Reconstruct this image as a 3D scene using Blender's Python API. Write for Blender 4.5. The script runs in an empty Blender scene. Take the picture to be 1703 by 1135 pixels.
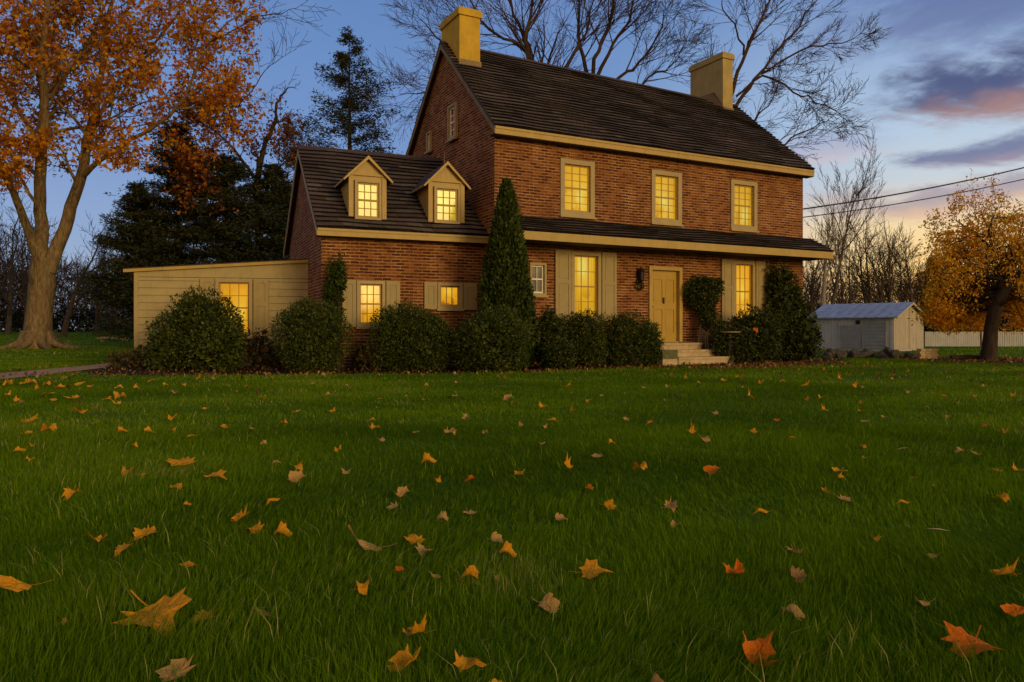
import bpy, math, random
import numpy as np
from mathutils import Vector
PI = math.pi
S = bpy.context.scene
COL = S.collection
rng = random.Random(7)
nrng = np.random.default_rng(7)

# ------------------------------------------------------------------ materials
class V:
    """small wrapper so that node maths reads as plain arithmetic"""
    def __init__(s, nt, sock): s.nt, s.s = nt, sock
    def _m(s, op, *o, clamp=False):
        n = s.nt.nodes.new('ShaderNodeMath'); n.operation = op; n.use_clamp = clamp
        for i, a in enumerate((s,) + o):
            if isinstance(a, V): s.nt.links.new(a.s, n.inputs[i])
            else: n.inputs[i].default_value = a
        return V(s.nt, n.outputs[0])
    def __add__(s, o): return s._m('ADD', o)
    def __radd__(s, o): return s._m('ADD', o)
    def __sub__(s, o): return s._m('SUBTRACT', o)
    def __mul__(s, o): return s._m('MULTIPLY', o)
    def __rmul__(s, o): return s._m('MULTIPLY', o)
    def __truediv__(s, o): return s._m('DIVIDE', o)
    def step(s, a, b):
        n = s.nt.nodes.new('ShaderNodeMapRange'); n.interpolation_type = 'SMOOTHSTEP'
        s.nt.links.new(s.s, n.inputs[0]); n.inputs[1].default_value = a; n.inputs[2].default_value = b
        return V(s.nt, n.outputs[0])

def lin(c):
    return tuple(((x/255)/12.92 if x/255 <= .04045 else ((x/255+.055)/1.055)**2.4) for x in c)+(1,)

def ramp(nt, fac, stops, interp='LINEAR'):
    n = nt.nodes.new('ShaderNodeValToRGB'); cr = n.color_ramp; cr.interpolation = interp
    while len(cr.elements) < len(stops): cr.elements.new(.5)
    for e, (p, c) in zip(cr.elements, stops):
        e.position = p; e.color = tuple(c)[:3]+(1,)
    nt.links.new(fac.s if isinstance(fac, V) else fac, n.inputs[0])
    return n.outputs[0]

def mixc(nt, fac, a, b, mode='MIX'):
    n = nt.nodes.new('ShaderNodeMix'); n.data_type = 'RGBA'; n.blend_type = mode
    for sock, v in ((n.inputs[0], fac), (n.inputs[6], a), (n.inputs[7], b)):
        if isinstance(v, V): nt.links.new(v.s, sock)
        elif isinstance(v, bpy.types.NodeSocket): nt.links.new(v, sock)
        elif isinstance(v, tuple): sock.default_value = v[:3]+(1,)
        else: sock.default_value = v
    return n.outputs[2]

def newmat(name, rough=.7, spec=.3):
    m = bpy.data.materials.new(name); m.use_nodes = True
    nt = m.node_tree; b = nt.nodes['Principled BSDF']
    b.inputs['Roughness'].default_value = rough
    b.inputs['Specular IOR Level'].default_value = spec
    return m, nt, b

def coord(nt, kind='Object'):
    return nt.nodes.new('ShaderNodeTexCoord').outputs[kind]

def scaled(nt, vec, sc):
    n = nt.nodes.new('ShaderNodeMapping'); n.inputs['Scale'].default_value = sc
    nt.links.new(vec, n.inputs[0]); return n.outputs[0]

def noise(nt, vec, scale, detail=3, rough=.5, dist=0):
    n = nt.nodes.new('ShaderNodeTexNoise'); n.inputs['Scale'].default_value = scale
    n.inputs['Detail'].default_value = detail; n.inputs['Roughness'].default_value = rough
    n.inputs['Distortion'].default_value = dist
    if vec is not None: nt.links.new(vec, n.inputs['Vector'])
    return V(nt, n.outputs[0])

def bump(nt, b, h, strength=.3, dist=.02):
    n = nt.nodes.new('ShaderNodeBump'); n.inputs['Strength'].default_value = strength
    n.inputs['Distance'].default_value = dist
    nt.links.new(h.s if isinstance(h, V) else h, n.inputs['Height'])
    nt.links.new(n.outputs[0], b.inputs['Normal'])

def paint(name, c, var=.25, rough=.6, dirt=(.10,.075,.035), scale=3, dirtamt=.35):
    m, nt, b = newmat(name, rough)
    o = coord(nt)
    n1 = noise(nt, o, scale, 6, .65); n2 = noise(nt, scaled(nt, o, (9,9,1.2)), 2, 4)
    c1 = ramp(nt, n1, [(.3, tuple(x*(1-var) for x in c)), (.7, tuple(min(1, x*(1+var)) for x in c))])
    c2 = mixc(nt, (n2.step(.52,.75)*dirtamt), c1, dirt)
    nt.links.new(c2, b.inputs['Base Color']); bump(nt, b, n2, .15, .01)
    return m

def brick(name, cols, mortar, warm=1.0):
    m, nt, b = newmat(name, .85, .2)
    uv = nt.nodes.new('ShaderNodeUVMap').outputs[0]
    # courses are old and hand laid: wobble the lookup a little
    o = coord(nt)
    w = noise(nt, o, 1.1, 3); w2 = noise(nt, o, 7, 2)
    sep = nt.nodes.new('ShaderNodeSeparateXYZ'); nt.links.new(uv, sep.inputs[0])
    cx = V(nt, sep.outputs[0]); cy = V(nt, sep.outputs[1]) + (w - .5)*.05 + (w2-.5)*.018
    comb = nt.nodes.new('ShaderNodeCombineXYZ'); nt.links.new(cx.s, comb.inputs[0]); nt.links.new(cy.s, comb.inputs[1])
    br = nt.nodes.new('ShaderNodeTexBrick'); nt.links.new(comb.outputs[0], br.inputs['Vector'])
    br.inputs['Scale'].default_value = 1; br.inputs['Brick Width'].default_value = .23
    br.inputs['Row Height'].default_value = .078; br.inputs['Mortar Size'].default_value = .0095
    br.inputs['Mortar Smooth'].default_value = .35; br.inputs['Bias'].default_value = 0
    br.inputs['Color1'].default_value = (0,0,0,1); br.inputs['Color2'].default_value = (1,1,1,1)
    br.inputs['Mortar'].default_value = (.5,.5,.5,1)
    big = noise(nt, o, .55, 4); fine = noise(nt, scaled(nt, o, (2,2,5)), 9, 5, .7)
    f = V(nt, br.outputs[0])*.62 + big*.3 + fine*.3 - .08
    c = ramp(nt, f, [(.12, cols[0]), (.38, cols[1]), (.58, cols[2]), (.85, cols[3])])
    mc = ramp(nt, noise(nt, o, 2.3, 4, .7), [(.3, tuple(q*.55 for q in mortar[0])), (.5, mortar[0]), (.72, mortar[1])])
    # bed joints are struck wide and pale, head joints stay thin
    t = (cy/.078)._m('FRACT'); bed = ((t-.5)._m('ABSOLUTE')+(fine-.5)*.16).step(.24,.36)
    j = V(nt, br.outputs[1])*.95; j = j._m('MAXIMUM', bed*(big*1.0+.25))
    c = mixc(nt, j._m('MINIMUM', 1.0), c, mc)
    nt.links.new(c, b.inputs['Base Color'])
    bump(nt, b, (j*-1.0 + fine*.5), .6, .015)
    return m

def leafmat(name, stops, trans=.3, rough=.55, spec=.2):
    """colour of each leaf comes from a random number stored in its UV"""
    m, nt, b = newmat(name, rough, spec)
    uv = nt.nodes.new('ShaderNodeUVMap').outputs[0]
    sep = nt.nodes.new('ShaderNodeSeparateXYZ'); nt.links.new(uv, sep.inputs[0])
    c = ramp(nt, sep.outputs[0], stops)
    nt.links.new(c, b.inputs['Base Color'])
    t = nt.nodes.new('ShaderNodeBsdfTranslucent'); nt.links.new(c, t.inputs[0])
    mx = nt.nodes.new('ShaderNodeMixShader'); mx.inputs[0].default_value = trans
    nt.links.new(b.outputs[0], mx.inputs[1]); nt.links.new(t.outputs[0], mx.inputs[2])
    nt.links.new(mx.outputs[0], nt.nodes['Material Output'].inputs[0])
    return m

def barkmat(name, a, c, zs=.25, scale=9):
    m, nt, b = newmat(name, .9, .15)
    o = scaled(nt, coord(nt), (1,1,zs))
    n1 = noise(nt, o, scale, 6, .7, .6); n2 = noise(nt, o, .8, 3)
    nt.links.new(ramp(nt, n1*.7+n2*.3, [(.35, a), (.62, c)]), b.inputs['Base Color'])
    bump(nt, b, n1, .8, .05)
    return m

def windowmat(name, base, hot, shade, strength, lamp=(.6,.35), gap=.25, seed=0, dim=1.0):
    """lit room behind old glass (the pane gives off light): gathered curtains either side, a lamp, dim furniture"""
    m, nt, b = newmat(name, .12, .5)
    uv = nt.nodes.new('ShaderNodeUVMap').outputs[0]
    sep = nt.nodes.new('ShaderNodeSeparateXYZ'); nt.links.new(uv, sep.inputs[0])
    x = V(nt, sep.outputs[0]); y = V(nt, sep.outputs[1])
    def nz(fx, fy, sc, d=3):
        c = nt.nodes.new('ShaderNodeCombineXYZ'); nt.links.new((x*fx+seed*3.7).s, c.inputs[0]); nt.links.new((y*fy+seed*1.9).s, c.inputs[1]); return noise(nt, c.outputs[0], sc, d, .6)
    fold = nz(9, .4, 1.6); big = nz(1.6, 1.6, 1.3, 2)
    curt = ((x-.5)._m('ABSOLUTE')*2.0 + y*-.12 + (big-.5)*.25).step(gap*2, gap*2+.16)
    c3 = nt.nodes.new('ShaderNodeCombineXYZ'); nt.links.new((x*2.6+seed).s, c3.inputs[0]); nt.links.new((y*3.2+seed*2.3).s, c3.inputs[1])
    vor = nt.nodes.new('ShaderNodeTexVoronoi'); vor.distance = 'CHEBYCHEV'; vor.inputs['Scale'].default_value = 1.0; nt.links.new(c3.outputs[0], vor.inputs['Vector'])
    vs = nt.nodes.new('ShaderNodeSeparateColor'); nt.links.new(vor.outputs['Color'], vs.inputs[0])
    furn = V(nt, vs.outputs[0]).step(.45,.55)*(y*-1.0+1.0).step(.25,.75)*.45
    lx = (x-lamp[0])/.16; ly = (y-lamp[1])/.13; glow = ((lx*lx+ly*ly)*-1.0)._m('EXPONENT')
    lx2 = (x-lamp[0])/.5; ly2 = (y-lamp[1])/.45; halo = ((lx2*lx2+ly2*ly2)*-1.0)._m('EXPONENT')
    room = halo*.42 + big*.3 + .12 - furn*.55 + glow*.55
    cur = fold.step(.3,.72)*.38 + halo*.2 + .08
    e = room + (cur-room)*curt
    c = ramp(nt, e, [(.08, shade), (.42, base), (.95, hot)])
    nt.links.new(c, b.inputs['Emission Color']); b.inputs['Emission Strength'].default_value = strength*dim
    b.inputs['Base Color'].default_value = (.03,.02,.01,1)
    return m

MAT = {}
MAT['brick'] = brick('brick front', [(.035,.009,.003), (.085,.022,.005), (.14,.042,.009), (.24,.085,.022)], ((.36,.175,.070), (.55,.33,.16)))
MAT['trim'] = paint('ochre painted trim', (.43,.29,.078), .12, .5, dirtamt=.2)
MAT['chim'] = paint('ochre rendered chimney', (.52,.33,.030), .2, .85, dirtamt=.2, scale=2)
MAT['chim2'] = paint('tan rendered chimney', (.38,.29,.10), .2, .8, dirtamt=.2, scale=2)
MAT['flash'] = paint('grey tan flashing', (.21,.15,.06), .2, .6)
MAT['siding'] = paint('cream siding', (.38,.30,.135), .10, .55, dirtamt=.2)
MAT['shutter'] = paint('putty shutters', (.35,.265,.115), .10, .55, dirtamt=.15)
MAT['casing'] = paint('window casing', (.38,.285,.125), .1, .5, dirtamt=.15)
MAT['door'] = paint('mustard door', (.44,.28,.048), .08, .4, dirtamt=.1)
MAT['sash'] = paint('sash bars', (.42,.25,.05), .1, .5, dirtamt=.1)
MAT['whitesash'] = paint('white sash', (.85,.82,.72), .1, .5, dirtamt=.1)
MAT['dark'] = paint('blackened iron', (.018,.016,.014), .3, .5, dirtamt=.1)
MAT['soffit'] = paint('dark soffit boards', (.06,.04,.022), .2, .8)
MAT['stone'] = paint('pale step stone', (.47,.35,.19), .25, .8, scale=5)
MAT['moss'] = paint('mossy block', (.11,.11,.045), .4, .9, scale=8)
MAT['rock'] = paint('field stone', (.075,.065,.055), .5, .9, scale=6)
MAT['shedblue'] = paint('weathered grey boards', (.52,.53,.52), .12, .7, dirt=(.12,.12,.12))
MAT['sheddoor'] = paint('grey plank door', (.33,.35,.36), .15, .7, dirt=(.12,.12,.12))
MAT['shedcream'] = paint('weathered cream boards', (.46,.38,.27), .12, .7, dirt=(.2,.15,.1))
MAT['fence'] = paint('weathered white boards', (.42,.41,.38), .12, .7, dirt=(.16,.15,.13))
MAT['path'] = paint('worn brick path', (.46,.27,.15), .25, .9, scale=7)
MAT['path'].node_tree.nodes['Principled BSDF'].inputs['Specular IOR Level'].default_value = 0
MAT['wire'] = paint('black cable', (.012,.012,.012), .1, .6, dirtamt=0)
MAT['straw'] = paint('straw', (.48,.36,.19), .2, .8)
m, nt, b = newmat('standing seam tin', .45, .5); b.inputs['Metallic'].default_value = .25
n1 = noise(nt, scaled(nt, coord(nt), (1,1,3)), 3, 6, .7)
nt.links.new(ramp(nt, n1, [(.3, (.30,.31,.33)), (.7, (.52,.53,.55))]), b.inputs['Base Color'])
nt.links.new(ramp(nt, n1, [(.3, (.55,.55,.55)), (.7, (.3,.3,.3))]), b.inputs['Roughness']); bump(nt, b, n1, .3, .03); MAT['tin'] = m
# shakes : each shake carries its own random number in UV.x
m, nt, b = newmat('old wood shakes', .8, .25)
uv = nt.nodes.new('ShaderNodeUVMap').outputs[0]
sep = nt.nodes.new('ShaderNodeSeparateXYZ'); nt.links.new(uv, sep.inputs[0])
o = coord(nt); g = noise(nt, scaled(nt, o, (6,1,1)), 6, 5, .7); g2 = noise(nt, o, .45, 4, .6)
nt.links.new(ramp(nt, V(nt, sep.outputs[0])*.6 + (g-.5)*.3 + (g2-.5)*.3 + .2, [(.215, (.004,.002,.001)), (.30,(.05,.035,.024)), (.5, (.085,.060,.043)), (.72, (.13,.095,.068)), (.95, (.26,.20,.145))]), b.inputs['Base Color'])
bump(nt, b, g, .5, .02); MAT['shake'] = m
m, nt, b = newmat('unlit old glass', .06, .6)
gn = noise(nt, coord(nt), 3, 3)
nt.links.new(ramp(nt, gn, [(.35,(.10,.10,.10)),(.65,(.22,.22,.22))]), b.inputs['Base Color']); bump(nt, b, gn, .08, .02); MAT['glass'] = m
YL = ((.78,.42,.010), (.84,.66,.12), (.48,.22,.006))
OR = ((.80,.37,.012), (.90,.55,.05), (.40,.14,.006))
LM = ((.66,.47,.008), (.74,.64,.03), (.56,.33,.006))
WP = [(LM,(.25,.62),.20,.80),(LM,(.3,.55),.34,.86),(OR,(.75,.4),.30,1.0),(OR,(.4,.7),.26,1.0),(OR,(.45,.75),.36,1.0),(YL,(.66,.30),.36,1.0),(YL,(.45,.40),.30,.95),(YL,(.62,.28),.26,.9),(YL,(.42,.82),.20,.95),(OR,(.5,.45),.30,1.05)]
for i, (pal, lamp, gap, dim) in enumerate(WP): MAT['lit%d' % i] = windowmat('lit pane %d' % i, pal[0], pal[1], pal[2], .80, lamp, gap, i+1, dim)
MAT['bark_maple'] = barkmat('maple bark', (.040,.027,.013), (.26,.18,.085))
MAT['bark_dark'] = barkmat('dark bark', (.018,.013,.009), (.06,.042,.028))
MAT['bark_brown'] = barkmat('brown twig bark', (.030,.018,.012), (.085,.052,.034), 1, 3)
MAT['bark_pale'] = barkmat('pale bark', (.14,.11,.075), (.34,.28,.20))
MAT['bark_mid'] = barkmat('greyed brown bark', (.035,.026,.017), (.11,.08,.052), 1, 3)
MAT['maple'] = leafmat('maple leaves', [(0,(.28,.075,.004)), (.3,(.52,.165,.006)), (.65,(.68,.27,.010)), (.88,(.74,.40,.014)), (1,(.48,.36,.02))], .5)
MAT['oak'] = leafmat('rust leaves', [(0,(.10,.03,.008)), (.5,(.24,.075,.014)), (1,(.42,.16,.03))], .35)
MAT['gold'] = leafmat('golden leaves', [(0,(.58,.22,.008)), (.4,(.85,.38,.012)), (.8,(.92,.52,.02)), (1,(.62,.48,.03))], .5)
MAT['fir'] = leafmat('dark needles', [(0,(.010,.014,.005)), (.5,(.028,.034,.011)), (.9,(.055,.058,.018)), (1,(.075,.055,.018))], .1)
MAT['spruce'] = leafmat('spruce needles', [(0,(.014,.020,.007)), (.5,(.036,.042,.013)), (1,(.075,.072,.022))], .1)
MAT['shrub'] = leafmat('boxwood leaves', [(0,(.016,.026,.003)), (.45,(.042,.060,.006)), (.85,(.090,.11,.012)), (1,(.16,.16,.026))], .15)
MAT['shrub2'] = leafmat('yew leaves', [(0,(.014,.022,.003)), (.5,(.036,.052,.006)), (1,(.10,.11,.016))], .12)
MAT['cypress'] = leafmat('cypress sprays', [(0,(.015,.026,.003)), (.5,(.038,.060,.006)), (1,(.080,.105,.012))], .12)
MAT['hedge'] = leafmat('hedge leaves', [(0,(.008,.012,.004)), (1,(.030,.036,.010))], .1)
MAT['bronze'] = leafmat('bronze shrub leaves', [(0,(.030,.030,.008)), (.6,(.075,.062,.014)), (1,(.20,.12,.03))], .25)
MAT['brush'] = leafmat('bare brush', [(0,(.030,.016,.006)), (.6,(.075,.042,.016)), (1,(.14,.08,.03))], .1)
MAT['grass'] = leafmat('lawn blades', [(0,(.056,.108,.0006)), (.4,(.118,.212,.001)), (.75,(.20,.30,.003)), (.93,(.24,.31,.018)), (1,(.50,.42,.12))], .4, .8, .08)
MAT['litter'] = leafmat('leaf litter', [(0,(.06,.022,.008)), (.5,(.20,.075,.018)), (.85,(.42,.19,.04)), (1,(.5,.34,.16))], .25)
def fallen(name, a, c):
    m, nt, b = newmat(name, .75, .08); o = coord(nt)
    n1 = noise(nt, o, 22, 5, .6); n2 = noise(nt, o, 110, 3)
    nt.links.new(ramp(nt, n1*.75+n2*.25, [(.33, a), (.6, c)]), b.inputs['Base Color']); bump(nt, b, n2, .4, .004)
    t = nt.nodes.new('ShaderNodeBsdfTranslucent'); t.inputs[0].default_value = c+(1,)
    mx = nt.nodes.new('ShaderNodeMixShader'); mx.inputs[0].default_value = .2
    nt.links.new(b.outputs[0], mx.inputs[1]); nt.links.new(t.outputs[0], mx.inputs[2]); nt.links.new(mx.outputs[0], nt.nodes['Material Output'].inputs[0])
    return m
FL = {'o': fallen('fallen orange', (.46,.17,.008), (.80,.36,.018)), 't': fallen('fallen tan', (.36,.19,.045), (.58,.34,.10)),
      'r': fallen('fallen red', (.45,.09,.006), (.75,.20,.012)), 'b': fallen('fallen brown', (.16,.08,.025), (.34,.19,.07)),
      'y': fallen('fallen yellow', (.50,.22,.010), (.78,.42,.03)), 's': MAT['straw']}
# ground
m, nt, b = newmat('lawn soil and thatch', .95, .1); o = coord(nt)
n1 = noise(nt, o, .6, 5, .6); n2 = noise(nt, o, 30, 4, .7)
nt.links.new(ramp(nt, n1*.5+n2*.5, [(.3, (.048,.085,.001)), (.55, (.095,.158,.0015)), (.75, (.10,.19,.004))]), b.inputs['Base Color']); bump(nt, b, n2, .6, .03); MAT['ground'] = m
m, nt, b = newmat('mulch', .95, .1); o = coord(nt)
n2 = noise(nt, o, 18, 6, .8)
nt.links.new(ramp(nt, n2, [(.35, (.012,.008,.005)), (.55, (.045,.022,.011)), (.75, (.13,.055,.022))]), b.inputs['Base Color']); bump(nt, b, n2, .8, .04); MAT['mulch'] = m

# ------------------------------------------------------------------ mesh helpers
WL = {}
def tag(o, label=None, cat=None, group=None, kind=None):
    if label: o['label'] = label
    if cat: o['category'] = cat
    if group: o['group'] = group
    if kind: o['kind'] = kind
    return o
def thing(name, loc, label, cat, group=None):
    o = bpy.data.objects.new(name, None); COL.objects.link(o); o.location = loc; o.empty_display_size = .2
    WL[o.name] = tuple(loc); return tag(o, label, cat, group)
def link(name, me, mat, parent, base):
    o = bpy.data.objects.new(name, me); COL.objects.link(o)
    if mat is not None: me.materials.append(mat)
    if parent is not None: o.parent = parent; WL[o.name] = base
    else: o.location = base; WL[o.name] = base
    return o
def base_of(parent, at):
    if parent is not None: return WL[parent.name]
    return at or (0,0,0)
def npmesh(name, v, f, uv, mat, parent=None, at=None, smooth=False):
    """v (N,3) world coordinates, f (M,k), uv (M*k,2) or None"""
    base = base_of(parent, at)
    v = np.asarray(v, np.float32) - np.asarray(base, np.float32)
    f = np.asarray(f, np.int32); M, k = f.shape
    me = bpy.data.meshes.new(name)
    me.vertices.add(len(v)); me.vertices.foreach_set('co', v.ravel())
    me.loops.add(M*k); me.loops.foreach_set('vertex_index', f.ravel())
    me.polygons.add(M); me.polygons.foreach_set('loop_start', np.arange(0, M*k, k, dtype=np.int32))
    if uv is not None:
        l = me.uv_layers.new(name='UVMap'); l.data.foreach_set('uv', np.asarray(uv, np.float32).ravel())
    if smooth: me.polygons.foreach_set('use_smooth', np.ones(M, bool))
    me.update(); me.validate()
    return link(name, me, mat, parent, base)

class Frame:
    def __init__(s, ox, oy, deg):
        a = math.radians(deg); s.o = (ox, oy); s.u = (math.cos(a), math.sin(a)); s.v = (-math.sin(a), math.cos(a))
    def __call__(s, x, y, z): return (s.o[0]+s.u[0]*x+s.v[0]*y, s.o[1]+s.u[1]*x+s.v[1]*y, z)
WORLD = Frame(0,0,0)
class MB:
    def __init__(s, fr=WORLD): s.fr = fr; s.v = []; s.f = []; s.uv = []
    def poly(s, pts, uv=None):
        i = len(s.v); s.v += [s.fr(*p) for p in pts]; s.f.append(tuple(range(i, i+len(pts))))
        if uv is None:
            a, b_, c = (Vector(pts[k]) for k in (0,1,2)); n = (b_-a).cross(c-a)
            ax = [abs(n.x), abs(n.y), abs(n.z)]
            if ax[2] > max(ax[0], ax[1])*1.3: uv = [(p[0], p[1]) for p in pts]
            elif ax[0] > ax[1]: uv = [(p[1], p[2]) for p in pts]
            else: uv = [(p[0], p[2]) for p in pts]
        s.uv += list(uv)
    def box(s, x0, x1, y0, y1, z0, z1, uv=None):
        P = [(x0,y0,z0),(x1,y0,z0),(x1,y1,z0),(x0,y1,z0),(x0,y0,z1),(x1,y0,z1),(x1,y1,z1),(x0,y1,z1)]
        for q in ((0,1,5,4),(1,2,6,5),(2,3,7,6),(3,0,4,7),(4,5,6,7),(3,2,1,0)):
            s.poly([P[i] for i in q], [uv]*4 if uv else None)
    def prism(s, prof, axis, a, b_):
        """extrude a profile (list of 2D points) along an axis"""
        def p(t, q): return {'x': (t,q[0],q[1]), 'y': (q[0],t,q[1]), 'z': (q[0],q[1],t)}[axis]
        n = len(prof)
        s.poly([p(a,q) for q in prof]); s.poly([p(b_,q) for q in reversed(prof)])
        for i in range(n):
            j = (i+1) % n; s.poly([p(a,prof[j]), p(a,prof[i]), p(b_,prof[i]), p(b_,prof[j])])
    def lathe(s, prof, cx, cy, n=20):
        for i in range(n):
            a0, a1 = 2*PI*i/n, 2*PI*(i+1)/n
            for (r0,z0),(r1,z1) in zip(prof, prof[1:]):
                s.poly([(cx+r0*math.cos(a0),cy+r0*math.sin(a0),z0),(cx+r0*math.cos(a1),cy+r0*math.sin(a1),z0),(cx+r1*math.cos(a1),cy+r1*math.sin(a1),z1),(cx+r1*math.cos(a0),cy+r1*math.sin(a0),z1)])
    def build(s, name, mat, parent=None, at=None, bevel=0):
        base = base_of(parent, at)
        me = bpy.data.meshes.new(name)
        me.from_pydata([(p[0]-base[0],p[1]-base[1],p[2]-base[2]) for p in s.v], [], s.f)
        l = me.uv_layers.new(name='UVMap'); l.data.foreach_set('uv', [c for q in s.uv for c in q])
        me.update(); return link(name, me, mat, parent, base)

def tubes(lines, minr=.0):
    """lines: list of (pts, radii) -> verts, quad faces"""
    Vs, Fs = [], []; n0 = 0
    for pts, rad in lines:
        P = np.asarray(pts, float); R = np.maximum(np.asarray(rad, float), minr); n = len(P)
        k = 9 if R[0] > .15 else 6 if R[0] > .05 else 4 if R[0] > .02 else 3
        T = np.gradient(P, axis=0); T /= np.linalg.norm(T, axis=1)[:,None]+1e-9
        ref = np.array((0,0,1.)) if abs(T[0,2]) < .8 else np.array((1.,0,0))
        A = np.cross(T, ref); A /= np.linalg.norm(A, axis=1)[:,None]+1e-9; B = np.cross(T, A)
        an = np.arange(k)*2*PI/k
        ring = P[:,None,:] + R[:,None,None]*(np.cos(an)[None,:,None]*A[:,None,:]+np.sin(an)[None,:,None]*B[:,None,:])
        Vs.append(ring.reshape(-1,3))
        i, j = np.meshgrid(np.arange(n-1), np.arange(k), indexing='ij')
        a = n0+i*k+j; b_ = n0+i*k+(j+1) % k
        Fs.append(np.stack([a, b_, b_+k, a+k], -1).reshape(-1,4)); n0 += n*k
    return np.concatenate(Vs), np.concatenate(Fs)

def unit(a): return a/(np.linalg.norm(a)+1e-9)
def grow(p, d, L, r, lev, out, R, up=.05, wob=.16, nch=(5,5,5,4), spread=(.5,1.0), ratio=.62, tips=None, maxlev=3, t0=.25, tipr=.35):
    """one branch and, recursively, its children"""
    n = max(4, int(5+L*.8)) if lev < 2 else 4
    pts = [np.array(p, float)]; rad = [r]; d = unit(np.array(d, float)); s = L/(n-1)
    for i in range(1, n):
        d = unit(d + R.normal(0, wob, 3) + np.array((0,0,up)))
        pts.append(pts[-1]+d*s); rad.append(r*(1-(1-tipr)*i/(n-1)))
    out.append((pts, rad, lev))
    if lev >= maxlev:
        if tips is not None: tips.append(pts)
        return
    m = nch[min(lev, len(nch)-1)]
    for c in range(m):
        t = t0+(1-t0)*(c+R.uniform(.1,.9))/m; f = t*(n-1); i = min(int(f), n-2); q = pts[i]+(pts[i+1]-pts[i])*(f-i)
        tan = unit(pts[i+1]-pts[i]); a = R.uniform(*spread); perp = unit(np.cross(tan, R.normal(0,1,3)))
        dd = tan*math.cos(a)+perp*math.sin(a)
        rr = (rad[i]+(rad[i+1]-rad[i])*(f-i))*R.uniform(.45,.65)
        grow(q, dd, L*ratio*R.uniform(.7,1.15)*(1.15-.5*t), rr, lev+1, out, R, up, wob, nch, spread, ratio, tips, maxlev, .2, tipr)
    grow(pts[-1], d, L*ratio*.8, rad[-1], lev+1, out, R, up, wob, nch, spread, ratio, tips, maxlev, .2, tipr)

def kites(P, size, R, three=False, wd=.28, droop=.0, sizevar=.35, out=None, flat=0):
    """leaf shaped faces at points P; returns verts, faces, uvs"""
    P = np.asarray(P, float); N = len(P)
    d = R.normal(0,1,(N,3)); d[:,2] -= droop
    if flat: d[:,2] *= (1-flat)
    if out is not None: d += out
    d /= np.linalg.norm(d,axis=1)[:,None]+1e-9
    w = np.cross(d, R.normal(0,1,(N,3))); w /= np.linalg.norm(w,axis=1)[:,None]+1e-9
    nn = np.cross(d, w)
    s = size*(1+R.uniform(-sizevar,sizevar,(N,1)))
    rnd = R.uniform(0,1,N)
    def kite(dd, ww, L, W):
        return np.stack([P, P+dd*L*.45+ww*W+nn*s*.08, P+dd*L, P+dd*L*.45-ww*W+nn*s*.08], 1)
    K = [kite(d, w, s, s*wd)]
    if three:
        for sg in (1,-1):
            dd = d*.62+w*.78*sg; ww = w*.62-d*.78*sg
            K.append(kite(dd, ww, s*.85, s*.2))
    v = np.concatenate(K).reshape(-1,3); M = len(v)//4
    uv = np.zeros((M,4,2)); uv[:,:,0] = np.tile(rnd, len(K))[:,None]; uv[:,:,1] = (0,.5,1,.5)
    return v, np.arange(M*4).reshape(-1,4), uv.reshape(-1,2)
def join(parts):
    v, f, u = [], [], []; n = 0
    for a, b_, c in parts: v.append(a); f.append(b_+n); u.append(c); n += len(a)
    return np.concatenate(v), np.concatenate(f), np.concatenate(u)

def gz(x, y):
    """lie of the land: level lawn, rising gently behind the house"""
    t = np.clip((np.asarray(y, float)-42)/26, 0, 1); return .74*t*t*(3-2*t)
# ------------------------------------------------------------------ world, sun, camera
W = bpy.data.worlds.new("World"); S.world = W; W.use_nodes = True
nt = W.node_tree; bg = nt.nodes['Background']
g = coord(nt, 'Generated'); sep = nt.nodes.new('ShaderNodeSeparateXYZ'); nt.links.new(g, sep.inputs[0])
dx, dy, dz = (V(nt, sep.outputs[i]) for i in range(3))
hl = (dx*dx+dy*dy)._m('SQRT')._m('MAXIMUM', .001)
el = dz._m('ARCTAN2', hl)*(180/PI)
az = dx._m('ARCTAN2', dy)*(180/PI)
toward = (dx*math.sin(math.radians(82))+dy*math.cos(math.radians(82)))/hl
warm = toward.step(.18, .62)
def sky(stops): return ramp(nt, el/60.0, [(p/60, lin(c)) for p, c in stops])
left = sky([(0,(160,166,178)),(6,(136,158,194)),(13,(110,140,190)),(20,(98,132,184)),(28,(84,118,172)),(60,(72,96,145))])
right = sky([(0,(222,158,92)),(3.5,(250,203,118)),(7,(236,208,158)),(10,(190,199,206)),(13.5,(172,193,215)),(18,(148,172,204)),(25,(94,126,178)),(60,(72,96,145))])
back = sky([(0,(226,150,84)),(8,(232,176,112)),(20,(205,176,140)),(40,(140,138,140)),(60,(80,98,140))])
base = mixc(nt, warm, left, right)
base = mixc(nt, (dy/hl*-1.0).step(.05,.75), base, back)      # warm sky added behind the camera to light the house fronts
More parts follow.
